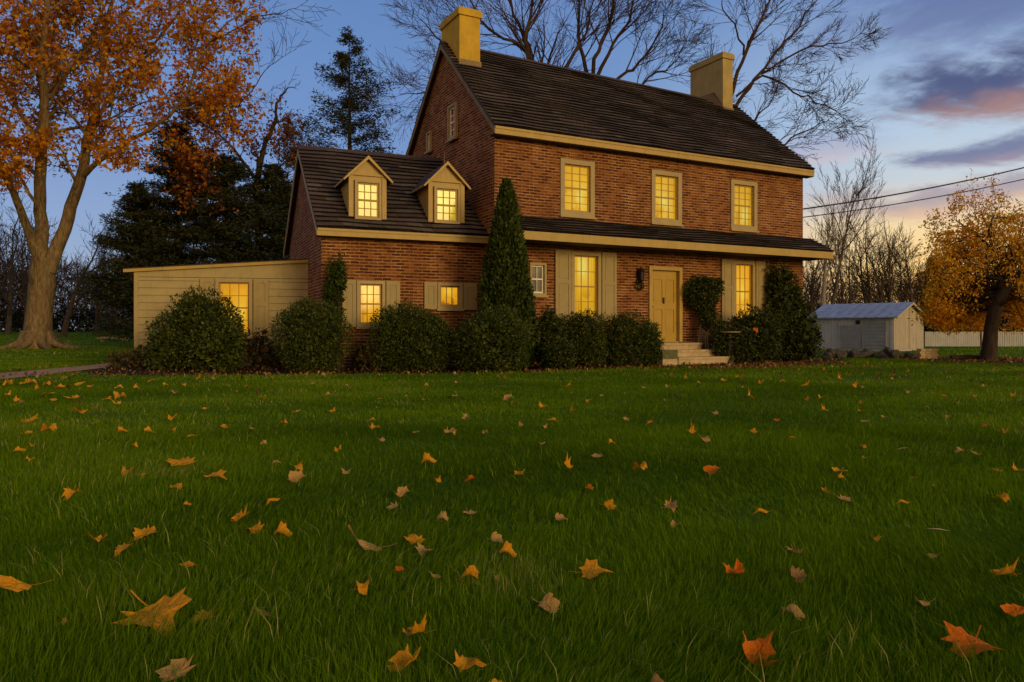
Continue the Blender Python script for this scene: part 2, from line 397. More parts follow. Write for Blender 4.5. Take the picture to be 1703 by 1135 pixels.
# cloud banks, long in azimuth and thin in elevation
cv = nt.nodes.new('ShaderNodeCombineXYZ'); nt.links.new((az/9.0).s, cv.inputs[0]); nt.links.new((el/2.6 + az*.06).s, cv.inputs[1])
n1 = noise(nt, cv.outputs[0], 1.0, 7, .58, .5)
cv3 = nt.nodes.new('ShaderNodeCombineXYZ'); nt.links.new((az/3.0).s, cv3.inputs[0]); nt.links.new((el/1.1 - az*.05).s, cv3.inputs[1])
n3 = noise(nt, cv3.outputs[0], 1.0, 6, .65, .4)
cv2 = nt.nodes.new('ShaderNodeCombineXYZ'); nt.links.new((az/14.0).s, cv2.inputs[0]); nt.links.new((el/4.0 - az*.05).s, cv2.inputs[1])
n2 = noise(nt, cv2.outputs[0], 1.3, 6, .6, .3)
def bank(c_az, c_el, r_az, r_el, tilt=0):
    a = (az-c_az)/r_az; e = (el-c_el-(az-c_az)*tilt)/r_el
    return ((a*a+e*e)._m('SQRT')*-1.0+1.0)
def cloud(col, c_az, c_el, r_az, r_el, dark, lit, lo, hi, amt, tilt=0, nz=n1):
    m = bank(c_az, c_el, r_az, r_el, tilt)
    d = (m + (nz-.5)*2.6 + (n3-.5)*1.3).step(lo, hi)*amt
    under = ((el-c_el-(az-c_az)*tilt)/r_el*-1.0 + (n2-.5)*1.2 + (n3-.5)*1.2).step(-.25,.95)
    return mixc(nt, d, col, mixc(nt, under, lin(dark), lin(lit)))
c = base
c = cloud(c, 33, 19.5, 13, 5.0, (78,92,142), (112,112,152), -.2, 1.1, .72, nz=n2)
c = cloud(c, 21.5, 12.6, 8, 1.6, (150,155,185), (205,178,178), .0, .9, .6, .05)
c = cloud(c, 30.5, 17.4, 5.5, 1.1, (95,108,152), (135,128,158), .1, 1.1, .45, .02)
c = cloud(c, 33.5, 15.4, 7.8, 2.3, (70,78,118), (156,120,116), -.25, .8, .95, .10)
c = cloud(c, 34, 11.3, 7, 1.0, (104,110,145), (150,130,148), -.2, .7, .9, .05)
c = cloud(c, 31, 8.7, 10, 1.5, (146,132,150), (214,172,142), -.05, .85, .74, .06)
c = cloud(c, 26, 9.2, 7, .7, (150,140,158), (215,180,160), .1, .9, .45)
c = cloud(c, 4, 26, 26, 7, (105,125,170), (125,138,178), .1, 1.1, .4, nz=n2)
ns = nt.nodes.new('ShaderNodeTexSky'); ns.sky_type = 'NISHITA'; ns.sun_disc = False
ns.sun_elevation = math.radians(12); ns.sun_rotation = math.radians(142)
nsc = mixc(nt, 1.0, ns.outputs[0], (.05,.05,.05), 'MULTIPLY')
c = mixc(nt, .08, c, nsc, 'ADD')
nt.links.new(c, bg.inputs[0]); bg.inputs[1].default_value = 1.0

sun = bpy.data.lights.new('sun', 'SUN'); sun.energy = 1.4; sun.angle = math.radians(20); sun.color = (1, .73, .33)
so = bpy.data.objects.new('sun', sun); COL.objects.link(so)
_a, _e = math.radians(142), math.radians(12)
sd = Vector((math.sin(_a)*math.cos(_e), math.cos(_a)*math.cos(_e), math.sin(_e)))
so.rotation_euler = sd.to_track_quat('Z', 'Y').to_euler(); so.location = (30,-20,30)

cam = bpy.data.cameras.new('camera'); co = bpy.data.objects.new('camera', cam); COL.objects.link(co); S.camera = co
co.location = (0,0,.97); co.rotation_euler = (math.radians(90),0,0)
cam.lens = 26.635; cam.sensor_width = 36; cam.shift_y = -19.5/1703; cam.clip_end = 3000; cam.clip_start = .05
S.view_settings.view_transform = 'Standard'; S.view_settings.look = 'None'; S.view_settings.exposure = .15; S.view_settings.gamma = 1
S.cycles.max_bounces = 6; S.cycles.diffuse_bounces = 3; S.cycles.transparent_max_bounces = 6; S.cycles.caustics_reflective = False; S.cycles.caustics_refractive = False

# ------------------------------------------------------------------ ground sheets
xs = np.concatenate([np.linspace(-400,-60,12), np.linspace(-50,50,51), np.linspace(60,400,12)])
ys = np.concatenate([np.linspace(-40,36,20), np.linspace(38,72,35), np.linspace(80,600,15)])
X, Y = np.meshgrid(xs, ys); v = np.stack([X, Y, gz(X, Y)], -1).reshape(-1,3); nx = len(xs)
i, j = np.meshgrid(np.arange(len(ys)-1), np.arange(nx-1), indexing='ij'); a = i*nx+j
tag(npmesh('lawn', v, np.stack([a,a+1,a+nx+1,a+nx],-1).reshape(-1,4), None, MAT['ground'], smooth=True), kind='structure')
def sheet(name, pts, z, mat):
    mb = MB(); mb.poly([(p[0],p[1],z) for p in pts]); return tag(mb.build(name, mat), kind='structure')
BED = [(-9.75,17.3),(-8.8,16.05),(-6.5,16.0),(-3.4,16.35),(-.8,16.6),(.9,17.3),(2.6,19.1),(4.2,19.85),(4.75,20.9),(5.2,22.2),(2,22),(-.4,19.6),(-1,20.2),(-5,18.7),(-5.4,20.4),(-9.8,19.5),(-10.0,18.6)]
BED2 = [(4.6,20.0),(6.2,19.6),(7.6,20.6),(9.4,21.9),(10.2,22.9),(10.6,24.6),(9.6,25.0),(5.2,22.3)]
BED3 = [(14.0,21.6),(16.2,21.3),(18.4,22.4),(18.6,24.4),(16.5,25.6),(13.2,25.2),(12.2,24.0)]
PATH = [(-9.0,9),(-9.7,14.5),(-9.85,16.5),(-10.1,19.0),(-10.3,24),(-11.6,24),(-11.1,19.5),(-11.05,17.0),(-10.95,14.8),(-10.5,9)]
sheet('planting_bed', BED, .004, MAT['mulch']); sheet('planting_bed', BED2, .004, MAT['mulch']); sheet('planting_bed', BED3, .004, MAT['mulch'])
sheet('path', PATH, .022, MAT['path'])
def inside(px, py, poly):
    r = np.zeros(len(px), bool); n = len(poly)
    for k in range(n):
        (x0,y0),(x1,y1) = poly[k], poly[(k+1) % n]
        c = ((y0 > py) != (y1 > py)) & (px < (x1-x0)*(py-y0)/(y1-y0+1e-12)+x0); r ^= c
    return r

# ------------------------------------------------------------------ the house
M_ = Frame(-.4486, 19.49, 28.0); Wg = Frame(-4.609, 18.333, 23.5); Ln = Frame(-9.674, 19.409, 11.5)
house = thing('brick_house', M_(0,0,0), 'two storey red brick farmhouse with lit windows, dark shake roofs and a cream lean-to', 'house')

def holed_wall(mb, x0, x1, z0, z1, holes, y=0):
    bx = sorted({x0,x1}|{h[0] for h in holes}|{h[1] for h in holes}); bz = sorted({z0,z1}|{h[2] for h in holes}|{h[3] for h in holes})
    for a, b_ in zip(bx, bx[1:]):
        for c, d in zip(bz, bz[1:]):
            mx, mz = (a+b_)/2, (c+d)/2
            if any(h[0] < mx < h[1] and h[2] < mz < h[3] for h in holes): continue
            mb.poly([(a,y,c),(b_,y,c),(b_,y,d),(a,y,d)])
def frame_ring(mb, x0,x1,z0,z1,w,ya,yb,wt=None,wb=None):
    wt = wt or w; wb = wb or w
    mb.box(x0,x0+w,ya,yb,z0,z1); mb.box(x1-w,x1,ya,yb,z0,z1)
    mb.box(x0+w,x1-w,ya,yb,z1-wt,z1); mb.box(x0+w,x1-w,ya,yb,z0,z0+wb)
def window(fr, y0, x0,x1,z0,z1, cw, cols, rows, lit, cas='casing', sash='sash', name='window', sill=True, mid=True, parent=None, sub=True, prot=.045, deep=.12):
    """casing with an opening set back in it, sash bars, pane and sill; returns the casing"""
    mb = MB(fr); frame_ring(mb, x0,x1,z0,z1,cw,y0-prot,y0+deep)
    w = mb.build(name, MAT[cas], parent or house); w2 = w if sub else parent
    a, b_, c, d = x0+cw, x1-cw, z0+cw, z1-cw
    s = MB(fr); frame_ring(s, a,b_,c,d,.04,y0+.035,y0+.07)
    zm = (c+d)/2 if mid else None; bw = .0085
    secs = [(c+.04,zm-.02),(zm+.02,d-.04)] if mid else [(c+.04,d-.04)]
    if mid: s.box(a+.04,b_-.04,y0+.025,y0+.068,zm-.02,zm+.02)
    for q0, q1 in secs:
        for k in range(1, cols):
            xx = a+.04+(b_-a-.08)*k/cols; s.box(xx-bw,xx+bw,y0+.045,y0+.066,q0,q1)
        for k in range(1, rows):
            zz = q0+(q1-q0)*k/rows
            for k2 in range(cols):
                xa = a+.04+(b_-a-.08)*k2/cols+(bw if k2 else 0); xb = a+.04+(b_-a-.08)*(k2+1)/cols-(bw if k2 < cols-1 else 0)
                s.box(xa,xb,y0+.047,y0+.064,zz-bw,zz+bw)
    s.build('sash', MAT[sash], w2)
    p = MB(fr); p.poly([(a,y0+.074,c),(b_,y0+.074,c),(b_,y0+.074,d),(a,y0+.074,d)], [(0,0),(1,0),(1,1),(0,1)])
    p.build('pane', MAT[lit], w2)
    if sill:
        q = MB(fr); q.box(x0-.03,x1+.03,y0-prot-.05,y0,z0-.055,z0-.002); q.build('sill', MAT[cas], w2)
    return w
def shutter(fr, y0, x0,x1,z0,z1, split=.55):
    mb = MB(fr); mb.box(x0,x1,y0-.045,y0-.012,z0,z1); h = z1-z0; st = .085; y1, y2 = y0-.062, y0-.045
    mb.box(x0,x0+st,y1,y2,z0,z1); mb.box(x1-st,x1,y1,y2,z0,z1)
    zs = [z0, z0+h*split-.05, z1-.11] if h > 1.3 else [z0, z1-.11]
    for k, zz in enumerate(zs): mb.box(x0+st,x1-st,y1,y2,zz,zz+(.11 if k != 1 or h <= 1.3 else .1))
    for k in range(len(zs)-1):
        q0, q1 = zs[k]+.14, zs[k+1]-.03
        mb.box(x0+st+.03,x1-st-.03,y0-.054,y2,q0,q1)
    sh = mb.build('shutter', MAT['shutter'], house)
    for zz in (z0+.15*h, z1-.15*h): hg = MB(fr); hg.box(x0-.005,x0+.05,y1-.008,y1,zz-.02,zz+.02); hg.build('hinge', MAT['shutter'], sh)

# --- main block walls
up = [(1.97,3.07),(5.05,6.16),(8.11,9.21)]; UZ = (4.05,5.58)
holes = [(a+.05,b_-.05,UZ[0]+.05,UZ[1]-.05) for a, b_ in up] + [(2.37,3.24,1.27,3.03),(8.28,9.07,1.27,3.03),(1.06,1.5,1.9,2.7),(5.06,6.08,.6,2.72)]
mb = MB(M_); holed_wall(mb, 0,11.29,-.05,6.15, holes)
mb.poly([(0,6.48,-.05),(0,0,-.05),(0,0,6.15),(0,6.48,6.15)]); mb.poly([(0,6.48,6.15),(0,0,6.15),(0,3.24,9.33)])
mb.poly([(11.29,0,-.05),(11.29,6.48,-.05),(11.29,6.48,6.15),(11.29,0,6.15)]); mb.poly([(11.29,0,6.15),(11.29,6.48,6.15),(11.29,3.24,9.08)])
mb.poly([(11.29,6.48,-.05),(0,6.48,-.05),(0,6.48,6.15),(11.29,6.48,6.15)])
main_wall = mb.build('wall', MAT['brick'], house)
for k, (a, b_) in enumerate(up): window(M_, 0, a,b_,UZ[0],UZ[1],.13,3,3,'lit%d' % (5,6,7)[k])
window(M_, 0, 2.32,3.29,1.2,3.09,.10,3,2,'lit8'); window(M_, 0, 8.22,9.12,1.2,3.09,.10,3,2,'lit9')
window(M_, 0, 1.03,1.53,1.87,2.73,.06,2,1,'glass',sash='whitesash')
for a, b_ in ((1.80,2.30),(3.31,3.80),(7.72,8.20),(9.14,9.70)): shutter(M_, 0, a,b_,1.2,3.11)
# flat brick arches over the upper windows
for a, b_ in up:
    mb = MB(M_); n = 15
    for k in range(n):
        xa = a-.04+(b_-a+.08)*k/n; mb.box(xa+.006,xa+(b_-a+.08)/n-.006,-.012,-.002,UZ[1]+.005,UZ[1]+.11)
    mb.build('brick_lintel', MAT['brick'], main_wall)

# gable end windows (plane x = 0, seen from the left)
Gb = Frame(*M_(0,6.48,0)[:2], 28.0-90)     # x runs back to front along the gable wall, outward normal is -y
def gy(w): return 6.48-w
window(Gb, -.06, gy(2.88),gy(2.28),6.42,7.42,.07,2,2,'glass',sash='whitesash',prot=.03,deep=.05)
window(Gb, -.06, gy(4.55),gy(4.22),6.44,7.05,.05,1,1,'glass',sash='whitesash',prot=.03,deep=.05)

# --- roofs of shakes
def shakes(mb, x0, x1, e, r, exp, th, w=(.10,.24), jit=.02, drop=0, skip=None):
    (ya, za), (yb, zb) = e, r; Ls = math.hypot(yb-ya, zb-za); n = max(1, round(Ls/exp)); exp = Ls/n
    def P(x, t, h):
        f = t/Ls; z = za+(zb-za)*f + drop*f*(x-x0)/(x1-x0); y = ya+(yb-ya)*f
        nl = math.hypot(zb-za, yb-ya); s = 1 if yb > ya else -1
        wob = .012*math.sin(x*1.7+t*3.1)+.008*math.sin(x*4.1-t*2)
        return (x, y-(zb-za)/nl*h*s, z+abs(yb-ya)/nl*h+wob)
    for c in range(n):
        x = x0; row = rng.random()*.3
        while x < x1-.01:
            ww = min(rng.uniform(*w), x1-x); t0 = c*exp-rng.random()*jit; t1 = (c+1)*exp+.01; h = th*rng.uniform(.85,1.1)
            a, b_ = x+.003, x+ww-.003
            u = min(.99, max(.22, rng.gauss(.46,.17)+row*.4-.06+(.35 if rng.random() < .03 else 0))); U = [(u,.5)]*4
            if not (skip and skip((a+b_)/2, c*exp/Ls)):
                A, B, C, D = P(a,t0,h), P(b_,t0,h), P(b_,t1,.004), P(a,t1,.004)
                A0, B0 = P(a,t0,-.012), P(b_,t0,-.012)
                mb.poly([A,B,C,D], U); mb.poly([A0,B0,B,A], [(.01,.5)]*4)  # butt face coloured near black: the shadow under each course is painted in
                C0, D0 = P(b_,t1,-.012), P(a,t1,-.012)
                mb.poly([B0,C0,C,B], U); mb.poly([D0,A0,A,D], U)
            x += ww
def deck(mb, x0, x1, e, r, drop=0, th=.05, off=.02):
    (ya,za),(yb,zb) = e, r
    q = lambda x, y, z, k: (x, y, z-off-(th if k else 0))
    P = [q(x0,ya,za,0),q(x1,ya,za,0),q(x1,yb,zb+drop,0),q(x0,yb,zb,0)]; Q = [q(x0,ya,za,1),q(x1,ya,za,1),q(x1,yb,zb+drop,1),q(x0,yb,zb,1)]
    mb.poly(P,[(.2,.5)]*4); mb.poly(Q[::-1],[(.2,.5)]*4)
    for i in range(4):
        j = (i+1) % 4; mb.poly([Q[i],Q[j],P[j],P[i]],[(.2,.5)]*4)
E1, RG = (-.30,6.15), (3.24,9.42)
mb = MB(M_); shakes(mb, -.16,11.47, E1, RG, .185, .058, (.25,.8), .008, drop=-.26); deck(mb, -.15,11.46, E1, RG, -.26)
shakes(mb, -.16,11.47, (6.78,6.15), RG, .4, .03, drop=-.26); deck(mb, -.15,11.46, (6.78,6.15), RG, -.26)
mb.poly([(-.16,3.1,9.36),(11.47,3.1,9.10),(11.47,3.24,9.21),(-.16,3.24,9.47)],[(.4,.5)]*4); mb.poly([(-.16,3.24,9.47),(11.47,3.24,9.21),(11.47,3.38,9.10),(-.16,3.38,9.36)],[(.4,.5)]*4)
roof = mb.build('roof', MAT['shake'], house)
# eave cornice, rake boards
mb = MB(M_); mb.box(-.14,11.45,-.315,-.28,5.93,6.125); mb.box(-.14,11.45,-.335,-.316,6.06,6.118)
mb.build('fascia', MAT['trim'], house)
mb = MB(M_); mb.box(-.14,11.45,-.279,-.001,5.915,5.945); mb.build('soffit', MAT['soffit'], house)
def rake(fr, x, e, r, e2, mat='trim', w=.14, t=.03):
    mb = MB(fr)
    for (ya,za),(yb,zb) in ((e,r),(e2,r)):
        pr = [(ya,za-.075),(yb,zb-.075),(yb,zb-.075-w),(ya,za-.075-w)]
        mb.prism(pr, 'x', x-t, x)
    return mb.build('rake_board', MAT[mat], house)
rake(M_, -.13, (-.30,6.17), (3.24,9.44), (6.78,6.17), 'flash', .15); rake(M_, 11.44+.03, (-.30,6.15), (3.24,9.18), (6.78,6.15), 'flash', .15)

# --- chimneys
def chimney(x0,x1,y0,y1,zb,zt,mat,sink):
    mb = MB(M_); mb.box(x0,x1,y0,y1,zb,zt-.2); c = mb.build('chimney', MAT[mat], house)
    mb = MB(M_); mb.box(x0-.05,x1+.05,y0-.05,y1+.05,zt-.2,zt-.03); mb.box(x0-.02,x1+.02,y0-.02,y1+.02,zt-.03,zt+.02); mb.build('chimney_cap', MAT[mat], c)
    mb = MB(M_); mb.box(x0-.03,x1+.03,y0-.03,y0-.001,sink,sink+.24); mb.build('flashing', MAT['flash'], c)
    mb = MB(M_); mb.box(x0+.12,x1-.12,y0+.2,y1-.2,zt+.02,zt+.06); mb.build('flue', MAT['dark'], c); return c
chimney(.03,.68,2.28,3.58,7.6,10.12,'chim',8.42)
c2 = chimney(10.47,10.94,2.80,4.5,7.6,10.80,'chim2',8.62)
mb = MB(M_); mb.poly([(9.7,3.24,9.2),(10.46,2.7,8.78),(10.46,3.24,9.5)],[(.25,.5)]*3); mb.poly([(9.7,3.24,9.2),(10.46,3.24,9.5),(10.46,3.9,8.6)],[(.25,.5)]*3)
mb.build('saddle', MAT['shake'], c2)

# --- pent roof over the ground floor
mb = MB(M_); PE, PW = (-.93,3.44), (-.005,3.95)
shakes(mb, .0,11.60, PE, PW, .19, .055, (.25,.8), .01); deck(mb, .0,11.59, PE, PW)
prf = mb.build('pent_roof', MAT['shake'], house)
mb = MB(M_); mb.box(.0,11.58,-.945,-.915,3.21,3.42); mb.build('fascia', MAT['trim'], house)
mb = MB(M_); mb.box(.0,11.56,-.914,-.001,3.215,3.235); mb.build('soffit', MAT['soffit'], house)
mb = MB(M_); mb.prism([(-.914,3.236),(-.02,3.236),(-.02,3.87),(-.914,3.37)], 'x', 11.55, 11.58); mb.build('pent_end_board', MAT['trim'], house)
# --- door
mb = MB(M_); mb.box(4.96,5.07,-.05,.26,.6,2.79); mb.box(6.07,6.18,-.05,.26,.6,2.79); mb.box(5.07,6.07,-.05,.26,2.69,2.79); mb.box(5.07,6.07,0,.26,.58,.62)
df = mb.build('door_frame', MAT['trim'], house)
mb = MB(M_); x0,x1,z0,z1,yf = 5.07,6.07,.62,2.69,.10
mb.box(x0,x1,yf,yf+.04,z0,z1)
xm = (x0+x1)/2; rails = [(z0,z0+.24),(z0+.93,z0+1.13),(z0+1.80,z1)]
for a, b_ in ((x0,x0+.11),(x1-.11,x1),(xm-.045,xm+.045)): mb.box(a,b_,yf-.022,yf,z0,z1)
for a, b_ in rails: mb.box(x0+.11,xm-.045,yf-.022,yf,a,b_); mb.box(xm+.045,x1-.11,yf-.022,yf,a,b_)
for a, b_ in ((rails[0][1],rails[1][0]),(rails[1][1],rails[2][0])):
    for c, d in ((x0+.11,xm-.045),(xm+.045,x1-.11)): mb.box(c+.04,d-.04,yf-.008,yf,a+.04,b_-.04)
door = mb.build('door', MAT['door'], house)
mb = MB(M_); mb.box(xm-.035,xm+.035,yf-.03,yf-.015,1.72,1.90); mb.box(xm-.02,xm+.02,yf-.05,yf-.03,1.74,1.80); mb.build('door_knocker', MAT['dark'], door)
mb = MB(M_); mb.box(x0+.03,x0+.075,yf-.02,yf-.014,1.50,1.66); mb.prism([(x0+.04,1.6),(x0+.09,1.6),(x0+.1,1.63),(x0+.09,1.65),(x0+.04,1.65)],'y',yf-.07,yf-.03); mb.build('door_knob', MAT['dark'], door)

# --- wing
wt = [(.85,1.56,1.03,2.17),(2.93,3.61,1.5,2.17)]
mb = MB(Wg); holed_wall(mb, 0,4.3,-.05,3.45,[(a+.04,b_-.04,c+.04,d-.04) for a,b_,c,d in wt])
mb.poly([(0,6,-.05),(0,0,-.05),(0,0,3.45),(0,6,3.45)]); mb.poly([(0,6,3.45),(0,0,3.45),(0,3.0,5.93)]); mb.poly([(4.3,6,-.05),(0,6,-.05),(0,6,3.45),(4.3,6,3.45)])
mb.build('wall', MAT['brick'], house)
for k, (a,b_,c,d) in enumerate(wt):
    window(Wg, 0, a,b_,c,d,.075,(3,3)[k],(2,1)[k],'lit%d' % (3,4)[k], mid=(k == 0))
for a,b_,c,d in ((.49,.83,1.03,2.18),(1.58,1.93,1.03,2.18),(2.57,2.91,1.48,2.18),(3.63,4.0,1.48,2.18)): shutter(Wg, 0, a,b_,c,d)
E2, R2 = (-.28,3.42), (3.0,6.04)
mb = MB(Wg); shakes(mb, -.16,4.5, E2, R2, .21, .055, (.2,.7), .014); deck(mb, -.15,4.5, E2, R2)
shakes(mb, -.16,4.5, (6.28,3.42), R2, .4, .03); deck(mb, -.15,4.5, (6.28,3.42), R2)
mb.poly([(-.16,2.86,5.98),(4.1,2.86,5.98),(4.1,3.0,6.09),(-.16,3.0,6.09)],[(.35,.5)]*4); mb.poly([(-.16,3.0,6.09),(4.1,3.0,6.09),(4.1,3.14,5.98),(-.16,3.14,5.98)],[(.35,.5)]*4)
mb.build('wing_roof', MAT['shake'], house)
mb = MB(Wg); mb.box(-.14,4.24,-.29,-.26,3.21,3.39); mb.box(-.14,4.24,-.31,-.291,3.33,3.385); mb.build('fascia', MAT['trim'], house)
mb = MB(Wg); mb.box(-.14,4.24,-.259,-.001,3.20,3.225); mb.build('soffit', MAT['soffit'], house)
rake(Wg, -.13, (-.28,3.44), (3.0,6.06), (6.28,3.44), 'casing', .15)

def dormer(x0, x1, zb, zt, za, lit, y=.08):
    roofy = lambda z: -.28+(z-3.42)/.799
    mb = MB(Wg); d = roofy(zt)+.1; xm = (x0+x1)/2
    mb.poly([(x0,y,zb-.1),(x1,y,zb-.1),(x1,y,zt),(x0,y,zt)]); mb.poly([(x0,y,zt),(x1,y,zt),(xm,y,za-.04)])
    mb.poly([(x0,d,zb-.1),(x0,y,zb-.1),(x0,y,zt),(x0,d,zt)]); mb.poly([(x1,y,zb-.1),(x1,d,zb-.1),(x1,d,zt),(x1,y,zt)])
    mb.box(x0-.012,x0+.10,y-.03,y-.002,zb,zt-.02); mb.box(x1-.10,x1+.012,y-.03,y-.002,zb,zt-.02)
    mb.box(x0-.03,x1+.03,y-.045,y-.002,zt-.018,zt+.03)
    dm = mb.build('dormer', MAT['trim'], house)
    window(Wg, y-.078, x0+.13,x1-.13,zb+.06,zt-.14,.055,3,2,lit,parent=dm,sub=False,name='window_casing',sill=False,prot=.012,deep=.075,cas='casing')
    # little gabled roof with overhang
    r = MB(Wg); ov = .13; sl = (za-zt)/(xm-x0)
    dk = roofy(za)+.25
    for sg in (-1, 1):
        e = (xm+sg*(xm-x0+ov), zt-sl*ov+.02); rr = (xm, za+.02); th = .045
        yb = roofy(e[1])+.05
        n = 7
        for k in range(n):
            f0, f1 = k/n, (k+1)/n+.02
            xa, zz0 = e[0]+(rr[0]-e[0])*f0, e[1]+(rr[1]-e[1])*f0; xb, zz1 = e[0]+(rr[0]-e[0])*min(1,f1), e[1]+(rr[1]-e[1])*min(1,f1)
            ye0, ye1 = roofy(zz0)+.1, roofy(zz1)+.1; u = rng.uniform(.25,.75); q = .014
            r.poly([(xa,y-.10,zz0+q),(xa,ye0,zz0+q),(xb,ye1,zz1),(xb,y-.10,zz1)],[(u,.5)]*4)
            r.poly([(xa,y-.10,zz0-.01),(xa,ye0,zz0-.01),(xa,ye0,zz0+q),(xa,y-.10,zz0+q)],[(u,.5)]*4)
        r.poly([(e[0],y-.10,e[1]-th),(rr[0],y-.10,rr[1]-th),(rr[0],dk,rr[1]-th),(e[0],yb,e[1]-th)],[(.3,.5)]*4)
    r.build('dormer_roof', MAT['shake'], dm)
    t = MB(Wg)
    for sg in (-1, 1):
        e = (xm+sg*(xm-x0+ov), zt-sl*ov+.02); rr = (xm, za+.02)
        t.prism([(e[0],e[1]+.004),(rr[0],rr[1]+.004),(rr[0],rr[1]-.085),(e[0],e[1]-.06)],'y',y-.135,y-.102)
        yb = roofy(e[1])+.05; t.box(min(e[0],e[0]+sg*.025),max(e[0],e[0]+sg*.025),y-.134,yb,e[1]-.06,e[1]-.012)
    t.build('dormer_trim', MAT['trim'], dm)
dormer(.68,1.60,3.63,4.80,5.25,'lit0'); dormer(2.72,3.68,3.65,4.80,5.29,'lit1')

# --- lean-to
def top(x): return 2.47+.072*x
mb = MB(Ln); z = -.05; n = 0
while z < 2.30:
    z1 = min(z+.19, 2.31); mb.prism([(-.034,z),(-.006,z1),(0.0,z1),(0.0,z)],'x',.07,4.31); z = z1
mb.prism([(.07,2.32),(4.31,2.32),(4.31,top(4.31)),(.07,top(.07))],'y',-.022,0)
mb.box(-.004,.10,-.03,.0,-.05,top(0)+.003)
mb.poly([(0,4.2,-.05),(0,0,-.05),(0,0,2.47),(0,4.2,2.6)])
z = -.05
while z < 2.3:
    mb.poly([(-.024,4.2,z),(-.024,0,z),(-.006,0,z+.19),(-.006,4.2,z+.19)]); z += .19
mb.build('lean_to_wall', MAT['siding'], house)
mb = MB(Ln)
P = lambda x, y, dz: (x, y, top(x)+dz+y*.02)
for (xa, xb, ya, yb, a, b_) in ((-.24,4.5,-.10,4.3,.05,.075),):
    A = [P(xa,ya,a),P(xb,ya,a),P(xb,yb,a),P(xa,yb,a)]; B = [P(xa,ya,b_),P(xb,ya,b_),P(xb,yb,b_),P(xa,yb,b_)]
    mb.poly(A[::-1],[(.2,.5)]*4); mb.poly(B,[(.2,.5)]*4)
    for i in range(4): j=(i+1)%4; mb.poly([A[i],A[j],B[j],B[i]],[(.2,.5)]*4)
mb.build('lean_to_roof', MAT['shake'], house)
mb = MB(Ln); mb.prism([(-.24,top(-.24)-.03),(4.32,top(4.32)-.03),(4.32,top(4.32)+.048),(-.24,top(-.24)+.048)],'y',-.095,-.06); mb.box(-.235,-.20,-.058,4.2,top(-.24)-.03,top(-.24)+.04); mb.build('fascia', MAT['trim'], house)
mb = MB(Ln); mb.poly([P(-.2,-.058,.01),P(4.3,-.058,.01),P(4.3,-.03,.01),P(-.2,-.03,.01)]); mb.poly([P(-.2,-.03,.012),P(-.02,-.03,.012),P(-.02,4.1,.012),P(-.2,4.1,.012)]); mb.build('soffit', MAT['siding'], house)
window(Ln, -.11, 1.98,2.90,.78,2.28,.085,3,2,'lit2',prot=.03,deep=.08)
for a, b_ in ((1.60,1.96),(2.92,3.30)): shutter(Ln, -.03, a,b_,.80,2.30)

# thin rod above the nearer ridge
t_ = tubes([([Wg(3.22,.3,5.2),Wg(3.22,.3,5.64)],[.011,.008])]); npmesh('lightning_rod', t_[0], t_[1], None, MAT['flash'], house)
# ------------------------------------------------------------------ front steps, door lamp, small garden things
st = thing('front_steps', M_(5.9,-.7,0), 'three broad pale stone steps climbing to the mustard front door', 'steps')
for k, (xa, xb, ya, zt) in enumerate(((4.95,6.50,-.55,.58),(4.95,6.86,-.93,.39),(4.95,7.05,-1.32,.20))):
    mb = MB(M_); yb = (-.002,-.552,-.932)[k]; mb.box(xa+.02,xb-.02,ya+.03,yb,-.03,zt-.06); mb.box(xa,xb,ya,yb,zt-.06,zt); mb.build('step', MAT['stone'], st)
sb = thing('stone_block', M_(4.4,-1.5,0), 'two stacked mossy stone blocks beside the lowest front step', 'stone block')
mb = MB(M_); mb.box(4.16,4.66,-1.62,-1.26,0,.19); mb.build('lower_block', MAT['stone'], sb)
mb = MB(M_); mb.box(4.12,4.68,-1.66,-1.24,.193,.225); mb.box(4.14,4.66,-1.63,-1.26,.226,.42); mb.build('upper_block', MAT['moss'], sb)
lp = thing('wall_lantern', M_(4.6,-.05,2.2), 'unlit black iron lantern with dry wreath left of the front door', 'lantern')
mb = MB(M_); mb.box(4.56,4.64,-.03,-.002,2.2,2.7); mb.build('backplate', MAT['dark'], lp)
f_ = MB(M_); f_.lathe([(.001,2.72),(.05,2.68),(.10,2.60),(.085,2.59),(.07,2.36),(.05,2.33),(.001,2.30)],4.6,-.15,8); f_.build('lantern_body', MAT['dark'], lp)
for q_ in ([M_(4.6,-.03,2.66),M_(4.6,-.10,2.76),M_(4.6,-.15,2.70)],[M_(4.6,-.03,2.3),M_(4.6,-.09,2.25),M_(4.6,-.15,2.31)]): t_ = tubes([(q_,[.012]*3)]); npmesh('bracket', t_[0], t_[1], None, MAT['dark'], lp)
P = np.array([M_(4.6+.11*math.cos(a)+rng.gauss(0,.02),-.07+rng.gauss(0,.03),2.22+.12*math.sin(a)+rng.gauss(0,.02)) for a in np.linspace(0,2*PI,160)])
k_ = kites(P, .06, nrng); npmesh('dry_wreath', *k_, MAT['bronze'], lp)
bb = thing('bird_bath', (6.22,21.62,0), 'low bird bath with thin pale stone bowl between steps and shrub', 'bird bath')
mb = MB(); mb.lathe([(.15,0),(.14,.06),(.08,.12),(.06,.4),(.06,.70),(.15,.71),(.16,.735),(.05,.74),(.04,.85)],6.22,21.62,14); mb.build('pedestal', MAT['rock'], bb)
mb = MB(); mb.lathe([(.001,.85),(.20,.862),(.285,.885),(.29,.905),(.27,.905),(.18,.885),(.001,.88)],6.22,21.62,18); mb.build('bowl', MAT['stone'], bb)

